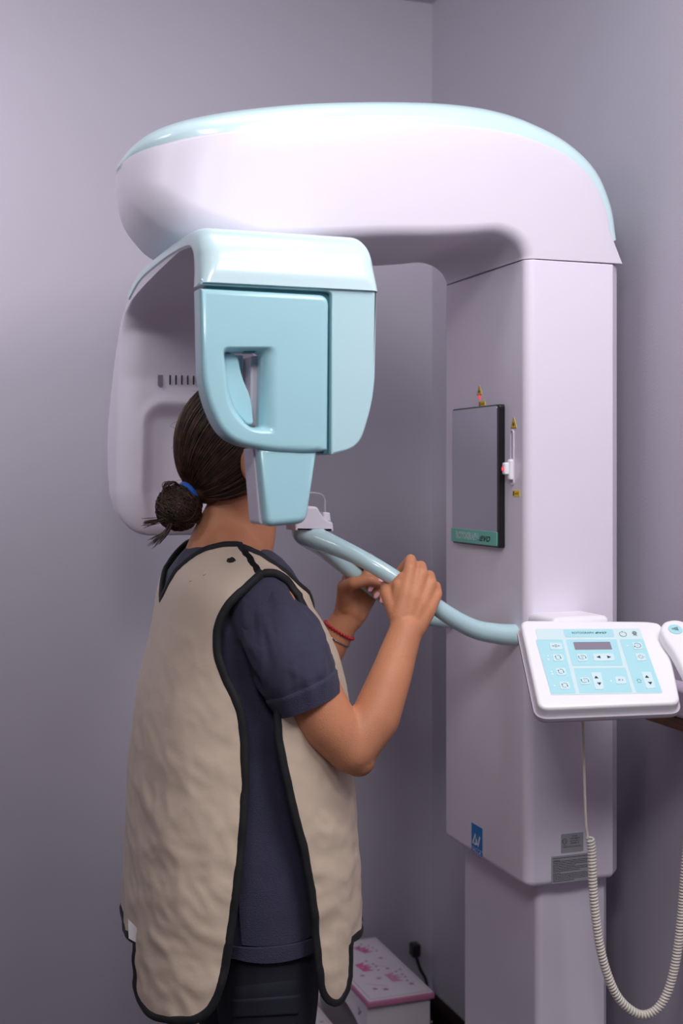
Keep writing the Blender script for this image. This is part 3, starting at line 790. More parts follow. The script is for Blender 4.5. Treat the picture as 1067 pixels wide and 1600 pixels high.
def crown(cx, cy, s, rot, m):
    P = [(-1, -.6), (1, -.6), (1.15, .55), (.55, .05), (.3, .8), (0, .15), (-.3, .8), (-.55, .05), (-1.15, .55)]
    c, n_ = math.cos(rot), math.sin(rot)
    mb = MB(); T = lambda p: (cx+s*(p[0]*c-p[1]*n_), cy+s*(p[0]*n_+p[1]*c))
    flat(mb, (Vector((0, 0, 0)), X, Y, Z), ccw([T(p) for p in P]), UZ+.0006, 0)
    for p in ((1.3, .9), (.35, 1.15), (-.35, 1.15), (-1.3, .9)):
        q = T(p); flat(mb, FZ, [(q[0]+s*.15*math.cos(k*math.pi/4), q[1]+s*.15*math.sin(k*math.pi/4)) for k in range(8)], UZ+.0006, 1)
    q = T((0, -.2)); flat(mb, FZ, starp(q, s*.28), UZ+.0009, 2)
    mb.build('painted_crown', [m, M_pd, mat('pale_pink_print', (238, 170, 205), .5)], ut, smooth=False)
crown(1.088, 2.895, .021, -1.2, M_pd); crown(1.052, 2.790, .023, -1.45, mat('rose_print', (226, 110, 165), .5)); crown(1.094, 2.712, .022, -1.5, mat('soft_pink_print', (220, 150, 185), .5))
for i, (x, y, s) in enumerate(((1.108, 2.83, .007), (1.03, 2.745, .007), (1.10, 2.765, .006), (1.060, 2.718, .008), (1.052, 2.655, .009), (1.118, 2.665, .008), (1.02, 2.88, .007), (1.04, 2.93, .006), (1.125, 2.75, .005), (1.03, 2.665, .008))):
    mb = MB(); flat(mb, FZ, starp((x, y), s, i), UZ+.0006, 0); mb.build('painted_star', M_pd, ut, smooth=False)
for a, b in (((1.02, 2.70), (1.062, 2.668)), ((1.075, 2.80), (1.10, 2.775))):
    mb = MB(); ribbon(mb, FZ, [a, b], .0016, UZ+.0006, 0); mb.build('painted_wand', M_ln, ut, smooth=False)
for tt, x0, x1, y0, y1, z in ((ut, UX0, UX1, UY0, UY1, UZ), (lt, .826, .984, UY0+.008, UY1-.008, .140)):
    mb = MB(); ribbon(mb, FZ, rrect(x0+.010, y0+.010, x1-.010, y1-.010, .003, 3), .0012, z+.0005, 0, closed=True); mb.build('painted_border', M_ln, tt, smooth=False)
for x, y, s in ((.93, 2.90, .011), (.96, 2.83, .008), (.90, 2.80, .010), (.94, 2.72, .009)):
    mb = MB(); flat(mb, FZ, starp((x, y), s, x*9), .1406, 0); mb.build('painted_star', mat('grey_pink_print', (190, 160, 180), .5), lt, smooth=False)

# ---- power lead in the corner
pc = thing('power_cable', 'black power plug and lead hanging on the back wall beside the corner', 'cable', (1.29, 2.96, 0))
pp = on_y(649, 1484, 2.985)
MB().box(pp+Vector((-.011, -.012, -.016)), pp+Vector((.011, .0165, .016)), .004).build('plug', M_black, pc)
c = [pp+Vector((0, 0, -.012)), on_y(651, 1497, 2.98), on_y(657, 1515, 2.97), on_y(665, 1530, 2.96), on_y(668, 1550, 2.955), on_y(669, 1574, 2.95), on_y(674, 1598, 2.94)]
c.append(Vector((1.27, 2.90, .005)))
MB().tube(crom(c, 6), .0042, 10).build('cable', M_black, pc)

# ------------------------------------------------------------ the person
YB = YM
per = thing('person', 'woman standing in dark blue scrubs and beige protective apron, gripping the teal handlebar', 'person', (.60, YB, 0))
M_skin = mat('skin', (208, 140, 104), .48, sss=.06, spec=.35, bump=.25, bscale=420, var=.10, vscale=14)
def mir(p): return Vector((p[0], 2*YB-p[1], p[2]))
body = MB()
def both(pts, rs, m_=None, n=28):
    body.chain([Vector(p) for p in pts], rs, n); body.chain([(m_ or mir)(p) for p in pts], rs, n)
# head, face and neck
body.ell((.590, YB, 1.468), (.098, .076, .110), nu=32, nv=20)
body.ell((.640, YB, 1.415), (.060, .056, .072), nu=28, nv=18)
body.ell((.655, YB, 1.470), (.040, .060, .060))
body.capsule((.690, YB, 1.378), (.640, YB, 1.378), .022, .045)
body.capsule((.688, YB-.012, 1.378), (.688, YB+.012, 1.378), .020, .020)
body.chain([(.690, YB, 1.475), (.704, YB, 1.448), (.712, YB, 1.434)], [.008, .0095, .011])
both([(.700, YB-.006, 1.432), (.702, YB-.013, 1.431)], [.008, .007])
body.chain([(.690, YB-.014, 1.412), (.700, YB, 1.414), (.690, YB+.014, 1.412)], [.006, .0075, .006])
body.chain([(.688, YB-.012, 1.402), (.698, YB, 1.401), (.688, YB+.012, 1.402)], [.006, .0078, .006])
both([(.688, YB-.010, 1.488), (.680, YB-.040, 1.488), (.664, YB-.056, 1.480)], [.010, .012, .010])
both([(.676, YB-.036, 1.447), (.650, YB-.054, 1.440)], [.018, .016])
# ears
for k in range(11):
    a0 = math.radians(-70+k*26); a1 = a0+math.radians(26)
    e = lambda a: (.589-.016*math.cos(a)-.002, YB-.083-.004*math.cos(a), 1.438+.028*math.sin(a))
    if k < 10: both([e(a0), e(a1)], [.0042, .0042])
both([(.594, YB-.077, 1.424), (.590, YB-.079, 1.450)], [.009, .011])
both([(.596, YB-.081, 1.414), (.594, YB-.083, 1.409)], [.006, .006])
body.chain([(.598, YB, 1.410), (.602, YB, 1.345), (.598, YB, 1.305), (.580, YB, 1.26)], [.058, .0545, .056, .064])
body.chain([(.575, YB, 1.37), (.555, YB, 1.31), (.540, YB, 1.25)], [.038, .050, .060])
both([(.565, YB-.03, 1.292), (.575, YB-.09, 1.236), (.590, YB-.140, 1.200)], [.048, .042, .046])
# trunk and legs
body.ell((.600, YB, 1.11), (.098, .140, .170)); body.ell((.600, YB, .93), (.095, .120, .170)); body.ell((.605, YB, .79), (.108, .150, .130))
both([(.61, YB-.080, .76), (.612, YB-.085, .60), (.615, YB-.088, .44), (.595, YB-.09, .30), (.60, YB-.09, .09)], [.080, .072, .052, .052, .034])
both([(.585, YB-.09, .055), (.66, YB-.095, .045), (.76, YB-.10, .030)], [.034, .030, .022])
# arms
S0 = on_y(418, 952, 2.045); A1 = on_y(468, 1050, 2.012); A2 = on_y(512, 1128, 1.994); E0 = on_y(549, 1170, 1.985)
F1 = on_y(586, 1122, 1.990); F2 = on_y(611, 1055, 2.003); W0 = on_y(634, 985, 2.020)
EL = on_y(560, 1187, 1.983)
# hands: frame on the handlebar
ih = min(range(len(hp)), key=lambda i: abs(hp[i].x - on_y(650, 925, 2.056).x))
G = hp[ih]; T = (hp[ih+3]-hp[ih-3]).normalized(); N = (-Y - T*(-Y).dot(T)).normalized(); B = N.cross(T).normalized()
if B.z < 0: B = -B
Tm = Vector((T.x, -T.y, T.z))
def mirh(p):
    w = min(1, max(0, (p[0]-.72)/.12)); return mir(p)+Tm*(.022*w)
both([S0, A1, A2, E0], [.050, .052, .0475, .0410], mirh); both([E0, F1, F2, W0], [.0415, .0415, .0355, .0280], mirh)
both([E0, EL], [.036, .029], mirh); both([A2, EL], [.040, .026], mirh); both([EL, F1], [.026, .032], mirh)
def hpnt(t, b, n): return G+T*t+B*b+N*n
MC = [(-.033, .0240, .0255), (-.0115, .0280, .0270), (.011, .0240, .0265), (.031, .0140, .0250)]
PI_ = [(-.0345, .0430, -.0030), (-.0125, .0440, -.0040), (.0095, .0390, -.0040), (.0290, .0300, -.0030)]
DI = [(-.0335, .0195, -.0260), (-.0125, .0185, -.0275), (.0085, .0150, -.0275), (.0270, .0100, -.0260)]
TI = [(-.0320, -.0040, -.0265), (-.0120, -.0065, -.0270), (.0080, -.0095, -.0255), (.0255, -.0095, -.0240)]
RF = [(.0112, .0098, .0088, .0078), (.0116, .0100, .0090, .0080), (.0112, .0096, .0086, .0077), (.0102, .0087, .0078, .0070)]
WR = W0 + (G-W0)*.18
for i in range(4):
    mc = hpnt(*MC[i]); base = WR + T*((i-1.5)*.0105) + N*.004
    both([base, (base+mc)/2+N*.003, mc], [.0185, .0155, RF[i][0]], mirh)
    base2 = WR + T*((i-1.5)*.0100) - N*.004; pm = hpnt(MC[i][0], -.010, .0240)
    both([base2, pm], [.0175, .0120], mirh)
    both([mc, hpnt(*PI_[i]), hpnt(*DI[i]), hpnt(*TI[i])], list(RF[i]), mirh)
both([W0, WR], [.0262, .0245], mirh); both([W0-N*.004+T*.012, WR+T*.014], [.020, .019], mirh); both([W0+T*-.010, WR-T*.012], [.020, .019], mirh)
for i in (0, 1, 2):
    mc = (hpnt(*MC[i])+hpnt(*MC[i+1]))/2; base = WR+T*((i-1)*.0105)+N*.003
    both([base, (base+mc)/2+N*.002, base.lerp(mc, .93)-N*.002], [.0185, .0160, .0110], mirh)
# thumb
TH = [WR-T*.016+N*.002, hpnt(-.036, -.030, .006), hpnt(-.040, -.018, -.020), hpnt(-.026, .004, -.0375), hpnt(-.008, .010, -.0415)]
both(TH, [.018, .0150, .0125, .0105, .0088], mirh)
both([WR-T*.010, hpnt(-.034, -.014, .012), hpnt(-.036, .004, .024)], [.018, .012, .009], mirh)
me = remesh(body, .0026, 5)
bm = bmesh.new(); bm.from_mesh(me)
nk = [v for v in bm.verts if 1.20 < v.co.z < 1.385 and abs(v.co.y-YB) < .14 and v.co.x < .68]
for _ in range(45): bmesh.ops.smooth_vert(bm, verts=nk, factor=.5, use_axis_x=True, use_axis_y=True, use_axis_z=True)
am = [v for v in bm.verts if abs(v.co.y-YB) > .12 and v.co.z < 1.115]
for _ in range(18): bmesh.ops.smooth_vert(bm, verts=am, factor=.5, use_axis_x=True, use_axis_y=True, use_axis_z=True)
bm.to_mesh(me); bm.free()
me.materials.clear(); me.materials.append(M_skin)
bodyo = place(me, 'body', per, ang=180)
# nails
M_nail = mat('pink_nail', (236, 178, 190), .18, .8)
def nail(c, up_, along, r):
    side = up_.cross(along).normalized(); rot = Matrix((along, side, up_)).transposed()
    MB().ell(c, r, rot=rot, nu=16, nv=10).build('fingernail', M_nail, per, ang=180)
for m_ in (lambda p: p, mirh):
    for i in range(4):
        d = m_(hpnt(*DI[i])); t = m_(hpnt(*TI[i])); ax = (t-d).normalized(); out_ = (m_(hpnt(0, 0, -1))-m_(hpnt(0, 0, 0))).normalized()
        out_ = (out_-ax*out_.dot(ax)).normalized(); nail(t+out_*(RF[i][3]-.0012)-ax*-.001, out_, ax, (.0078, .0052, .0020))
    d = m_(TH[3]); t = m_(TH[4]); ax = (t-d).normalized(); up_ = (m_(hpnt(0, .8, -.6))-m_(hpnt(0, 0, 0))).normalized(); up_ = (up_-ax*up_.dot(ax)).normalized()
    nail(t+up_*.0075+ax*.001, up_, ax, (.0085, .0062, .0020))
# eyes
M_eye = mat('eye_white', (240, 236, 232), .15); M_iris = mat('eye_iris', (60, 40, 28), .15)
for s in (-1, 1):
    mb = MB().ell((.678, YB+s*.031, 1.468), (.0125, .0125, .0125)); mb.ell((.6865, YB+s*.031, 1.468), (.005, .0058, .0058), 1)
    mb.build('eye', [M_eye, M_iris], per, ang=180)
mb = MB(); mb.chain([(.694, YB-.015, 1.4110), (.7050, YB, 1.4120), (.694, YB+.015, 1.4110)], [.0035, .0055, .0035]); mb.chain([(.693, YB-.013, 1.4035), (.7035, YB, 1.4025), (.693, YB+.013, 1.4035)], [.0035, .0055, .0035])
mb.build('lips', mat('lip_colour', (186, 104, 100), .4), per, ang=180)

# ---- clothing solids
def ring_solid(mb, rows, n=48, e=2.2):
    rings = []
    for z, cx, a, b in rows:
        r = []
        for k in range(n):
            t = 2*math.pi*k/n; c, s = math.cos(t), math.sin(t)
            r.append(Vector((cx+a*math.copysign(abs(c)**(2/e), c), YB+b*math.copysign(abs(s)**(2/e), s), z)))
        rings.append(r)
    mb.loft(rings)
def displace(me, fn):
    n = len(me.vertices); co = np.empty(n*3, 'f'); no = np.empty(n*3, 'f')
    me.vertices.foreach_get('co', co); me.vertices.foreach_get('normal', no)
    co = co.reshape(-1, 3); no = no.reshape(-1, 3)
    d = np.array([fn(Vector(p)) for p in co.tolist()]); co = co+no*d[:, None]
    me.vertices.foreach_set('co', co.ravel().astype('f')); me.update()
M_scrub = mat('navy_scrub_cloth', (58, 57, 80), .8, sheen=.08, bump=.25, bscale=700, var=.12, vscale=60, stretch=(1, 1, 3))
M_knit = mat('navy_knit_cloth', (57, 56, 80), .85, sheen=.08, bump=.6, bscale=320, stretch=(1, 1, 2.2))
M_trous = mat('black_navy_trouser_cloth', (26, 28, 40), .8, bump=.25, bscale=600)
top = MB()
ring_solid(top, [(.622, .612, .116, .176), (.64, .612, .117, .177), (.70, .607, .119, .176), (.85, .602, .112, .160), (.95, .602, .112, .152), (1.08, .602, .118, .160), (1.16, .590, .122, .168), (1.21, .581, .124, .150), (1.25, .572, .106, .118), (1.28, .565, .080, .086), (1.296, .557, .058, .066)])
slv = [on_y(a, b, c) for a, b, c in ((395, 945, 2.095), (414, 957, 2.050), (440, 1000, 2.018), (462, 1050, 2.004), (483, 1100, 1.997))]
sr = [.046, .0575, .066, .0645, .0535]
for f in (lambda p: p, mir): top.chain([f(Vector(p)) for p in [(.572, YB-.085, 1.225), (.590, YB-.135, 1.198), (.592, YB-.142, 1.17)]], [.050, .0590, .058]); top.chain([f(Vector(p)) for p in [(.600, YB-.120, 1.195), (.622, YB-.135, 1.175)]], [.055, .050])
me = remesh(top, .0042, 5)
def fold(p):
    q = Vector((p.x, p.y if p.y < YB else 2*YB-p.y, p.z))
    s = noise.noise(Vector((q.x*9-q.z*5, q.y*9, q.z*3)))*.006
    s += (1-abs(noise.noise(Vector((q.x*14+q.z*10, q.y*10, q.z*6-q.x*8)))*2))*.003-.0015
    return s
displace(me, fold); me.materials.clear(); me.materials.append(M_scrub)
scrub = place(me, 'scrub_top', per, 'dark blue short-sleeved scrub top', ang=180)
sc = crom([tuple(p)+(r,) for p, r in zip(slv, sr)], 16)
def sfold(t, a, q):
    v = (1-abs(noise.noise(Vector((math.cos(a)*1.8+t*1.5, math.sin(a)*1.8-t, t*1.2)))*2.4))*.0050*min(1, t*3)
    v += (1-abs(noise.noise(Vector((math.cos(a)*3.5+t*5, math.sin(a)*3.5, t*4+7)))*2.4))*.0026
    return v-.003
SLV = []
for f, sg in ((lambda p: p, 1), (mir, -1)):
    mb = MB(); cb_ = MB(); rings = []; n = len(sc)
    for i, q in enumerate(sc):
        p = Vector(q[:3]); t = (Vector(sc[min(i+1, n-1)][:3])-Vector(sc[max(i-1, 0)][:3])).normalized(); u_ = t.cross(Y).normalized(); w_ = t.cross(u_); tt = i/(n-1)
        r = q[3]+(.0014 if tt > .845 else 0)-(.0012 if abs(tt-.84) < .012 else 0)
        rings.append([f(p+(u_*math.cos(a)+w_*math.sin(a))*(r+sfold(tt, a, p)*(1-.6*max(0, (tt-.8)/.2)))) for a in [2*math.pi*k/72 for k in range(72)]])
    cut = int(n*.845)
    inner = [[c+(v-c)*.93 for v in rg] for rg, c in ((rings[-1], sum(rings[-1], Vector())/72), (rings[-3], sum(rings[-3], Vector())/72))]
    mb.loft(rings[:cut+1], caps=False); SLV.append(mb.build('sleeve', M_scrub, scrub, ang=180))
    mb = MB(); mb.loft(rings[cut:]+[inner[0], inner[1]], caps=False); mb.build('sleeve_cuff', M_knit, scrub, 'ribbed sleeve cuff', ang=60)
mb = MB(); rg = []
for z, g in ((.6215, .0), (.6215, .004), (.634, .0045), (.646, .0045), (.6465, .0)):
    rg.append([Vector((.612+(.119+g)*math.copysign(abs(math.cos(t))**(2/2.2), math.cos(t)), YB+(.179+g)*math.copysign(abs(math.sin(t))**(2/2.2), math.sin(t)), z)) for t in [2*math.pi*k/96 for k in range(96)]])
mb.loft(rg, caps=False); me = mb.mesh('hem_band', M_knit); displace(me, fold); place(me, 'hem_band', scrub, ang=50)
# side knit panel on the visible side
mb = MB(); gr = []
for i in range(60):
    z = .648+(1.03-.648)*i/59; row = []
    a_, b_ = interp(z, [.62, .70, .85, .95, 1.08], [.116, .119, .112, .112, .118]), interp(z, [.62, .70, .85, .95, 1.08], [.176, .176, .160, .152, .160]); cx_ = interp(z, [.62, .70, .85], [.612, .607, .602])
    for j in range(30):
        t = math.radians(-118+85*j/29); c, s = math.cos(t), math.sin(t); p = Vector((cx_+(a_+.0035)*math.copysign(abs(c)**(2/2.2), c), YB+(b_+.0035)*math.copysign(abs(s)**(2/2.2), s), z))
        nn = Vector((c, s, 0)); row.append(p+nn*fold(p))
    gr.append(row)
mb.loft(gr, caps=False, closed=False); sp_ = mb.build('side_panel', M_knit, scrub, 'knitted side panel of the scrub top', ang=180)
# trousers
tr = MB(); ring_solid(tr, [(.56, .610, .095, .155), (.62, .610, .105, .165), (.72, .606, .108, .160), (.80, .602, .10, .145)])
for f in (lambda p: p, mir): tr.chain([f(Vector(p)) for p in [(.612, YB-.082, .66), (.614, YB-.086, .52), (.616, YB-.088, .42), (.605, YB-.09, .25), (.605, YB-.09, .095)]], [.094, .088, .076, .068, .058])
me = remesh(tr, .0055, 6); displace(me, lambda p: noise.noise(Vector((p.x*12, p.y*12, p.z*7)))*.004)
me.materials.clear(); me.materials.append(M_trous); trous = place(me, 'trousers', per, 'black-blue cargo trousers', ang=180)
for s in (-1, 1):
    sh = MB(); sh.chain([(.570, YB+s*.09, .052), (.64, YB+s*.093, .050), (.72, YB+s*.097, .040), (.775, YB+s*.10, .036)], [.046, .044, .038, .032])
    me = remesh(sh, .005, 3)
    bm = bmesh.new(); bm.from_mesh(me)
    for v in bm.verts: v.co.z = max(v.co.z, .001)
    bm.to_mesh(me); bm.free(); me.materials.clear(); me.materials.append(mat('white_shoe_leather', (210, 210, 214), .5)); place(me, 'shoe', per, ang=180)

from mathutils.bvhtree import BVHTree
def bvh(o):
    dg = bpy.context.evaluated_depsgraph_get(); dg.update()
    M = Matrix.Translation(root_of(o)); return BVHTree.FromPolygons([M @ v.co for v in o.data.vertices], [tuple(p.vertices) for p in o.data.polygons])
TB = bvh(trous)
def hit(tree, px, py):
    r = ray(px, py).normalized(); h = tree.ray_cast(Vector((0, 0, EYE)), r, 5.); return h
def patch(name, tree, corners, m, lift, parent, nu=16, nv=12, lab=None):
    """a cloth patch lying on the surface under it"""
    g = []
    for j in range(nv+1):
        row = []
        for i in range(nu+1):
            u_, v_ = i/nu, j/nv
            a = Vector(corners[0])*(1-u_)*(1-v_)+Vector(corners[1])*u_*(1-v_)+Vector(corners[2])*u_*v_+Vector(corners[3])*(1-u_)*v_
            h = hit(tree, a[0], a[1])
            if h[0] is None: return None
            e = lift if 0 < i < nu and 0 < j < nv else .0002
            row.append(h[0]+h[1]*e)
        g.append(row)
    return MB().loft(g, caps=False, closed=False).build(name, m, parent, lab, ang=180)
patch('pocket', TB, [(365, 1542), (468, 1530), (460, 1640), (360, 1645)], M_trous, .003, trous)
patch('pocket_flap', TB, [(363, 1560), (470, 1552), (466, 1585), (362, 1590)], M_trous, .006, trous)

# ---- protective apron (vest) on rings around the body
rows = [(.50, 186, 568, .222), (.54, 187, 567, .222), (.62, 190, 565, .22), (.73, 195, 561, .218), (.85, 200, 553, .212), (.95, 205, 549, .206), (1.03, 214, 543, .203), (1.09, 226, 532, .202), (1.13, 234, 519, .201),
        (1.17, 241, 500, .197), (1.20, 245, 480, .191), (1.23, 249, 457, .177), (1.26, 260, 436, .150), (1.285, 280, 418, .116), (1.31, 302, 406, .084)]
EXP = 2.25
def ringpt(cx, a, b, ph, z):
    c, s = math.cos(ph), math.sin(ph)
    return (cx+a*math.copysign(abs(c)**(2/EXP), c), YB-b*math.copysign(abs(s)**(2/EXP), s), z)
def proj(p):
    x, y, z = p[0], p[1], p[2]; D = x*FWD.x+y*FWD.y; return 533.5+2000*(x*RGT.x+y*RGT.y)/D, 740-2000*(z-EYE)/D
fit = []
for z, l, r, b in rows:
    cx, a = .6, .15
    for _ in range(12):
        px = [proj(ringpt(cx, a, b, math.radians(k*3), z))[0] for k in range(120)]
        el, er = l-min(px), r-max(px); cx += (el+er)/2*.0012; a += (er-el)/2*.0012
    fit.append((z, cx, a, b))
FZs = [f[0] for f in fit]
cxs, as_, bs = [[f[k] for f in fit] for k in (1, 2, 3)]
zf = np.linspace(FZs[0], FZs[-1], 120)
def smoothcol(c):
    v = np.interp(zf, FZs, c); k = np.ones(9)/9; vp = np.concatenate([np.full(4, v[0]), v, np.full(4, v[-1])]); return np.convolve(vp, k, 'valid')
CXs, As, Bs = smoothcol(cxs), smoothcol(as_), smoothcol(bs)
SB = bvh(scrub); KB = bvh(bodyo); LBs = [bvh(o) for o in SLV]
def S(ph, z):
    cx = float(np.interp(z, zf, CXs)); a = float(np.interp(z, zf, As)); b = float(np.interp(z, zf, Bs))
    x, y, _ = ringpt(cx, a, b, ph, z)
    low = min(1, max(0, (1.22-z)/.5)); c, s = math.cos(ph), math.sin(ph)
    q = noise.noise(Vector((c*2.2+5, s*2.2, z*1.1)))*.010*low                       # broad folds
    zz = z+.055*math.sin(ph)*1.5+.03*math.cos(ph*2)
    w1 = noise.noise(Vector((c*2.6, s*2.6, zz*13)))
    w2 = noise.noise(Vector((c*5+3, s*5, zz*30+c*3)))
    w3 = noise.noise(Vector((c*9, s*9, zz*58+s*6)))
    q += (1-abs(w1)*2.2)*.0036*(.25+.75*low) + (1-abs(w2)*2.2)*.0018*(.2+.8*low) + w3*.0009*low
    p = Vector((x+c*q, y-s*q, z))
    if z > 1.12:
        out = Vector((c, -s, .9)).normalized()
        for tree in [SB, KB]+(LBs if z > 1.21 else []):
            h = tree.find_nearest(p)
            if h[0] is not None and h[3] < .05:
                dd = (p-h[0]).dot(h[1])
                if dd < .006: p = p+h[1]*(.006-dd)
        return p
    return Vector((x+c*q, y-s*q, z))
# samples of the camera side of the surface for placing the edges
gphi = np.radians(np.linspace(-40, 225, 320)); gz = np.linspace(.505, 1.305, 300)
gp = np.zeros((len(gz), len(gphi), 2)); ok = np.zeros((len(gz), len(gphi)), bool)
for i, z in enumerate(gz):
    cx = np.interp(z, zf, CXs); a = np.interp(z, zf, As); b = np.interp(z, zf, Bs); c = np.cos(gphi); s = np.sin(gphi)
    x = cx+a*np.sign(c)*abs(c)**(2/EXP); y = YB-b*np.sign(s)*abs(s)**(2/EXP); D = x*FWD.x+y*FWD.y
    px = 533.5+2000*(x*RGT.x+y*RGT.y)/D; gp[i, :, 0] = px; gp[i, :, 1] = 740-2000*(z-EYE)/D
    i0, i1 = int(px.argmax()), int(px.argmin()); ok[i, min(i0, i1):max(i0, i1)+1] = True
def inv(px, py):
    d = (gp[:, :, 0]-px)**2+(gp[:, :, 1]-py)**2; d[~ok] = 1e9; i, j = np.unravel_index(d.argmin(), d.shape); return (float(gphi[j]), float(gz[i]))
def curve_px(lst, n=6):
    q = [(a, b) for a, b in crom([Vector((a, b)) for a, b in lst], n)]; out = []
    for a, b in q:
        v = inv(a, b)
        if not out or math.hypot((v[0]-out[-1][0])*.2, v[1]-out[-1][1]) > .004: out.append(v)
    return out
def smooth_line(p, it=3):
    p = [Vector(q) for q in p]
    for _ in range(it):
        p = [p[0]]+[(p[i-1]+p[i]*2+p[i+1])/4 for i in range(1, len(p)-1)]+[p[-1]]
    return [tuple(q) for q in p]
neck_b = smooth_line([(math.pi, 1.203)] + curve_px([(262, 914), (285, 884), (318, 862), (348, 853), (374, 853)]))
strap = [(376, 855), (392, 878), (410, 905)]
arm_b = curve_px([(410, 905), (392, 914), (366, 934), (347, 960), (339, 990), (341, 1025), (351, 1058), (367, 1090), (378, 1125), (382, 1180), (382, 1250), (376, 1330), (368, 1400), (360, 1455), (350, 1520), (334, 1568), (308, 1590), (268, 1592), (236, 1584), (216, 1560), (212, 1530), (212, 1485)])
hem_b = [(arm_b[-1][0]+.02, .640), (math.pi, .642)]
near_b = neck_b + curve_px(strap)[1:-1] + smooth_line(arm_b, 2) + hem_b
def resample(poly, step=.008, closed=True):
    P = [Vector(p) for p in poly]; out = []
    for i in range(len(P) if closed else len(P)-1):
        a, b = P[i], P[(i+1) % len(P)]; L = Vector(((b-a).x*.2, (b-a).y)).length; k = max(1, int(L/step))
        out += [tuple(a+(b-a)*(j/k)) for j in range(k)]
    return out
def farside(l, f):
    o_ = []
    for a, z in l:
        q = (f(a), max(z, .656))
        if not o_ or math.hypot((q[0]-o_[-1][0])*.2, q[1]-o_[-1][1]) > .003: o_.append(q)
    return o_
back_poly = near_b + farside(reversed(near_b[1:-2]), lambda a: 2*math.pi-a)
neck_f = curve_px([(376, 855), (396, 863), (414, 873), (436, 889), (456, 911)])
neck_f = smooth_line(neck_f + [(neck_f[-1][0]*.5, 1.185), (0., 1.165)], 2)
arm_f = curve_px([(410, 905), (426, 909), (440, 917), (456, 935), (470, 957), (478, 985), (470, 1020), (452, 1065), (436, 1110), (433, 1135), (440, 1180), (452, 1235), (469, 1300), (482, 1360), (491, 1410), (496, 1460), (500, 1510), (505, 1545), (515, 1563), (526, 1566), (537, 1552), (542, 1525), (544, 1478)])
near_f = list(reversed(neck_f)) + curve_px(strap)[1:-1] + smooth_line(arm_f, 2) + [(arm_f[-1][0]-.03, .640), (0., .640)]
front_poly = near_f + farside(reversed(near_f[1:-2]), lambda a: -a)
M_apron = mat('beige_apron_cloth', (214, 194, 172), .42, sheen=.1, bump=.12, bscale=90, spec=.4)
M_bind = mat('black_binding', (16, 16, 20), .7, sheen=.05, bump=.2, bscale=500)
apron = MB()
def inside(p, poly):
    x, y = p; c = False; n = len(poly)
    for i in range(n):
        x1, y1 = poly[i]; x2, y2 = poly[i-1]
        if (y1 > y) != (y2 > y) and x < (x2-x1)*(y-y1)/(y2-y1)+x1: c = not c
    return c
def panel(name, poly, lab, parent):
    P = resample(poly); PP = [(a*.2, z) for a, z in P]; n = len(PP); arr = np.array(PP)
    st = .0062; xs = np.arange(arr[:, 0].min(), arr[:, 0].max(), st); ys = np.arange(arr[:, 1].min(), arr[:, 1].max(), st)
    pts = list(PP)
    seg = arr
    for r_, yv in enumerate(ys):
        # crossings of this row with the outline
        xs_c = []
        for i in range(n):
            (x1, y1), (x2, y2) = PP[i], PP[i-1]
            if (y1 > yv) != (y2 > yv): xs_c.append((x2-x1)*(yv-y1)/(y2-y1)+x1)
        xs_c.sort()
        for a, b in zip(xs_c[::2], xs_c[1::2]):
            for xv in xs:
                xx = xv+(st/2 if r_ % 2 else 0)
                if a+.003 < xx < b-.003 and ((seg[:, 0]-xx)**2+(seg[:, 1]-yv)**2).min() > .0032**2: pts.append((xx, yv))
    v, e, f, *_ = delaunay_2d_cdt([Vector(p) for p in pts], [(i, (i+1) % n) for i in range(n)], [], 1, 1e-7)
    me = bpy.data.meshes.new(name); me.from_pydata([S(q.x/.2, q.y) for q in v], [], [tuple(t) for t in f])
    me.materials.append(M_apron); me.update()
    bm = bmesh.new(); bm.from_mesh(me); bmesh.ops.recalc_face_normals(bm, faces=bm.faces); bm.to_mesh(me); bm.free()
    o = place(me, name, parent, lab, ang=180)
    sd = o.modifiers.new('thick', 'SOLIDIFY'); sd.thickness = .0028; sd.offset = 0
    bp = [S(a, z) for a, z in P]; bp = [bp[i] for i in range(len(bp))]
    bb = crom([tuple(p) for p in bp], 1, closed=True)
    mb = MB(); L_ = len(bb); rings = []
    for i, p in enumerate(bb):
        t = (bb[(i+1) % L_]-bb[i-1]).normalized(); a, z = P[i]
        nn = (S(a, z)-Vector((float(np.interp(z, zf, CXs)), YB, z-.02))).normalized(); nn = (nn-t*nn.dot(t)).normalized(); w = t.cross(nn)
        rings.append([p+nn*(.0040*math.cos(2*math.pi*k/10))+w*(.0072*math.sin(2*math.pi*k/10)) for k in range(10)])
    rings.append(rings[0]); mb.loft(rings, caps=False); mb.build('binding', M_bind, o, 'black edge binding', ang=180)
    return o
pb = panel('apron_back', back_poly, 'beige back panel of the protective apron', per)
pf_ = panel('apron_front', front_poly, 'beige front panel of the protective apron', per)
AB = bvh(pb)
# snap mark, two dents, care tag
def decal(cx, cy, poly, m, lift, name, lab=None):
    h = hit(AB, cx, cy)
    if h[0] is None: return
    n = h[1]; n = n if n.dot(ray(cx, cy)) < 0 else -n
    u_ = Z.cross(n).normalized(); MB().prism(poly, (h[0], u_, n.cross(u_), n), -.002, lift, min(.001, lift*.4)).build(name, m, pb, lab, ang=180)
decal(361, 877, [(.0078, 0), (.0055, .005), (.001, .0078), (-.002, .005), (-.006, .0042), (-.0075, -.002), (-.003, -.0052), (.003, -.0044)], M_bind, .0035, 'snap_mark', 'small black snap on the shoulder')
for a, b in ((320, 898), (299, 907)): decal(a, b, [(.0028*math.cos(k*math.pi/8), .0028*math.sin(k*math.pi/8)) for k in range(16)], M_apron, .0032, 'stud')
tg = [on_y(a, b, 2.12) for a, b in ((200, 1436), (214, 1450), (222, 1478), (201, 1466))]
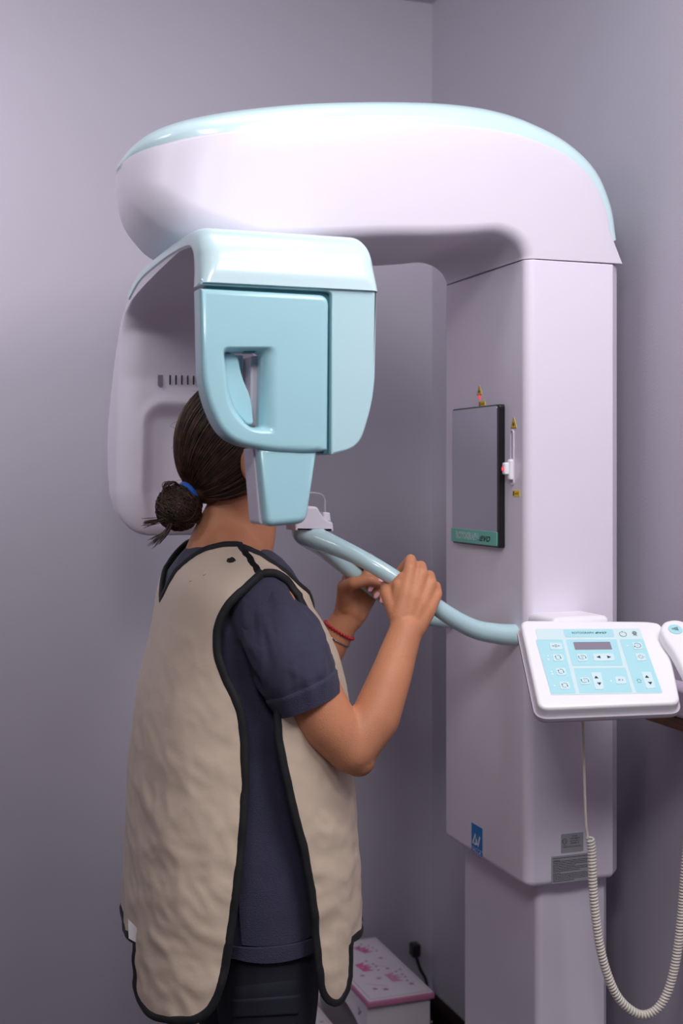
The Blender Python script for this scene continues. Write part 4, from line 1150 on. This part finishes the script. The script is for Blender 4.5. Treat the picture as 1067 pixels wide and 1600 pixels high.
mb = MB(); nv_ = Vector((0, .0008, 0)); mb.add([p-nv_ for p in tg]+[p+nv_ for p in tg], [(0, 1, 2, 3), (7, 6, 5, 4), (0, 4, 5, 1), (1, 5, 6, 2), (2, 6, 7, 3), (3, 7, 4, 0)])
mb.build('care_tag', mat('white_tag', (214, 210, 214), .6), pb, 'small white care tag at the rear hem', smooth=False)

# ---- bracelets on the far wrist
fw_ = [mirh(F2), mirh(W0)]
def on_fore(t): return fw_[0]+(fw_[1]-fw_[0])*t
ax = (fw_[1]-fw_[0]).normalized(); uu = ax.cross(Z).normalized(); vv = ax.cross(uu)
c0 = on_fore(.60); rr = .0325-.6*.006+.003
mb = MB()
for k in range(30):
    a = 2*math.pi*k/30; mb.ell(c0+uu*(rr*math.cos(a))+vv*(rr*math.sin(a)), (.0035, .0035, .0035), nu=10, nv=6)
mb.build('bead_bracelet', mat('red_beads', (190, 20, 40), .3, .4), per, 'red bead bracelet on the far wrist', ang=180)
c0 = on_fore(.40); rr += .0015
mb = MB(); mb.tube([c0+uu*(rr*math.cos(2*math.pi*k/40))+vv*(rr*math.sin(2*math.pi*k/40)) for k in range(41)], .0012, 8); mb.build('chain_bracelet', M_steel, per, 'thin silver bracelet on the far wrist', ang=180)

# ---- hair
M_hair = mat('dark_brown_hair', (44, 30, 24), .42, spec=.5, rgb2=(84, 56, 40), vscale=60)
HC = Vector((.5845, YB, 1.468)); HR = Vector((.1065, .0835, .1175))
tie = on_y(300, 767, YB-.004); bunc = on_y(279, 793, YB-.004)
hb = MB()
hb.ell(HC-Vector((.008, 0, -.002)), (HR.x-.013, HR.y-.006, HR.z-.006), nu=32, nv=20)
hb.chain([(.545, YB-.02, 1.42), (.530, YB-.01, 1.400), tuple(tie)], [.050, .034, .016]); hb.chain([(.545, YB+.02, 1.42), (.530, YB+.01, 1.400), tuple(tie)], [.050, .034, .016])
me = remesh(hb, .004, 6)
bm = bmesh.new(); bm.from_mesh(me)       # open over the face and ears
bmesh.ops.delete(bm, geom=[v for v in bm.verts if (v.co.x > .585 and v.co.z < 1.45+(.66-v.co.x)*.3) or v.co.x > .655], context='VERTS'); bm.to_mesh(me); bm.free()
me.materials.clear(); me.materials.append(M_hair)
hair = place(me, 'hair', per, 'dark brown hair tied back in a low bun', ang=180)
def strands(paths, r, name, lab=None):
    mb = MB()
    for pts in paths:
        n = len(pts); rings = []
        for i, p in enumerate(pts):
            t = (pts[min(i+1, n-1)]-pts[max(i-1, 0)]).normalized(); a = Vector((.3, .9, .2)); u_ = t.cross(a).normalized(); w_ = t.cross(u_); k = r*(1-.6*abs(2*i/(n-1)-1)**4)
            rings.append([p+u_*(k*math.cos(q))+w_*(k*math.sin(q)) for q in (0, 2.094, 4.189)])
        mb.loft(rings, caps=False)
    me = bpy.data.meshes.new(name); me.from_pydata(mb.v, [], mb.f); me.materials.append(M_hair)
    o = place(me, name, hair, lab, ang=180); o['kind'] = 'stuff'; return o
rnd = random.Random(11); paths = []
tdir = Vector(((tie.x-HC.x)/HR.x, (tie.y-HC.y)/HR.y, (tie.z-HC.z)/HR.z)).normalized()
for k in range(4200):
    a = rnd.uniform(-math.pi, math.pi)
    th = rnd.uniform(1.05, 2.55)
    ref = Vector((0, 1, 0)); e1 = tdir.cross(ref).normalized(); e2 = tdir.cross(e1)
    d0 = (tdir*math.cos(th)+(e1*math.cos(a)+e2*math.sin(a))*math.sin(th)).normalized()
    p0 = Vector((d0.x*HR.x, d0.y*HR.y, d0.z*HR.z))+HC
    if p0.x > .672 or (p0.x > .612 and p0.z < 1.475) or (p0.x > .57 and p0.z < 1.42): continue
    lift = rnd.uniform(-.004, .0035); pts = []; w0 = rnd.uniform(-.012, .012)
    om = math.acos(max(-1, min(1, d0.dot(tdir))))
    n = 14
    for i in range(n+1):
        t = i/n*.93
        d = (d0*math.sin((1-t)*om)+tdir*math.sin(t*om))/math.sin(om)
        bul = 1+.02*math.sin(math.pi*t)
        q = Vector((d.x*(HR.x+lift)*bul, d.y*(HR.y+lift)*bul, d.z*(HR.z+lift)*bul))+HC
        # over the nape the strands leave the skull and run to the tie
        g = max(0, (t-.72)/.21); tgt = tie+Vector((0, w0, w0*.6))
        q = q.lerp(tgt, g*g); q += Vector((0, 0, w0*math.sin(math.pi*t)*.25)); pts.append(q)
    paths.append(pts)
strands(paths, .00085, 'hair_strands')
# bun
bdir = (bunc-tie).normalized()
bb_ = MB().ell(bunc, (.036, .034, .034)); bb_.chain([tie, tie.lerp(bunc, .5)], [.015, .02])
me = remesh(bb_, .0035, 4); displace(me, lambda p: noise.noise(p*60)*.003); me.materials.clear(); me.materials.append(M_hair); bun = place(me, 'bun', hair, 'loose low bun', ang=180)
paths = []
for k in range(900):
    ax_ = (bdir*rnd.choice((1, 1, .4))+Vector((rnd.gauss(0, .45), rnd.gauss(0, .45), rnd.gauss(0, .45)))).normalized()
    u_ = ax_.cross(Vector((.2, .3, 1))).normalized(); w_ = ax_.cross(u_); off = rnd.uniform(-.7, .7); R_ = .0365+rnd.uniform(-.003, .0045)
    rr_ = R_*math.sqrt(1-off*off); a0 = rnd.uniform(0, 6.28); ln = rnd.uniform(1.6, 3.6)
    paths.append([bunc+ax_*(R_*off)+(u_*math.cos(a0+ln*i/12)+w_*math.sin(a0+ln*i/12))*rr_*(1+.03*math.sin(i)) for i in range(13)])
for (pts, n, sp) in (([(262, 808), (250, 812), (236, 815), (222, 818)], 26, .0035), ([(268, 815), (258, 832), (246, 842), (236, 851)], 30, .0045), ([(266, 772), (256, 760), (262, 753), (275, 756)], 8, .0025), ([(285, 764), (272, 754), (262, 757), (258, 768)], 10, .0025)):
    for _ in range(n):
        j = Vector((rnd.gauss(0, sp*.4), rnd.gauss(0, sp), rnd.gauss(0, sp*.5))); e = Vector((rnd.gauss(0, sp), rnd.gauss(0, sp), rnd.gauss(0, sp)))
        P = [on_y(a, b, YB-.02)+j+e*(i/3) for i, (a, b) in enumerate(pts)]; P[-1] = P[-2].lerp(P[-1], rnd.uniform(.2, 1.)); paths.append([Vector(q) for q in crom(P, 4)])
strands(paths, .0008, 'bun_strands')
# fly-away hairs
paths = []
for k in range(45):
    a = rnd.uniform(-.6, 1.1); b = rnd.uniform(-1.2, .1); d = Vector((-math.cos(a)*math.cos(b), math.sin(b), math.sin(a))).normalized()
    p = Vector((d.x*HR.x, d.y*HR.y, d.z*HR.z))+HC; e = Vector((rnd.gauss(-.3, .5), rnd.gauss(-.2, .4), rnd.gauss(-.6, .5))).normalized()
    L_ = rnd.uniform(.010, .024); paths.append([p-d*.003+d*(.007*math.sin(t*2.2))+e*(L_*t) for t in [i/6 for i in range(7)]])
strands(paths, .00028, 'loose_hairs')
# blue hair tie: flat band around the tail
u_ = bdir.cross(Y).normalized(); w_ = bdir.cross(u_); mb = MB(); rings = []
for k in range(49):
    a = 2*math.pi*k/48; c = tie+bdir*(.003+.002*math.sin(a*2)); rad = u_*math.cos(a)+w_*math.sin(a); rr_ = .0225
    rings.append([c+rad*(rr_+.0022*math.cos(q))+bdir*(.0048*math.sin(q)) for q in [2*math.pi*j/8 for j in range(8)]])
mb.loft(rings, caps=False); mb.build('hair_tie', mat('blue_hair_tie', (20, 90, 190), .6, sheen=.2, bump=.3, bscale=400), per, 'bright blue hair tie', ang=180)
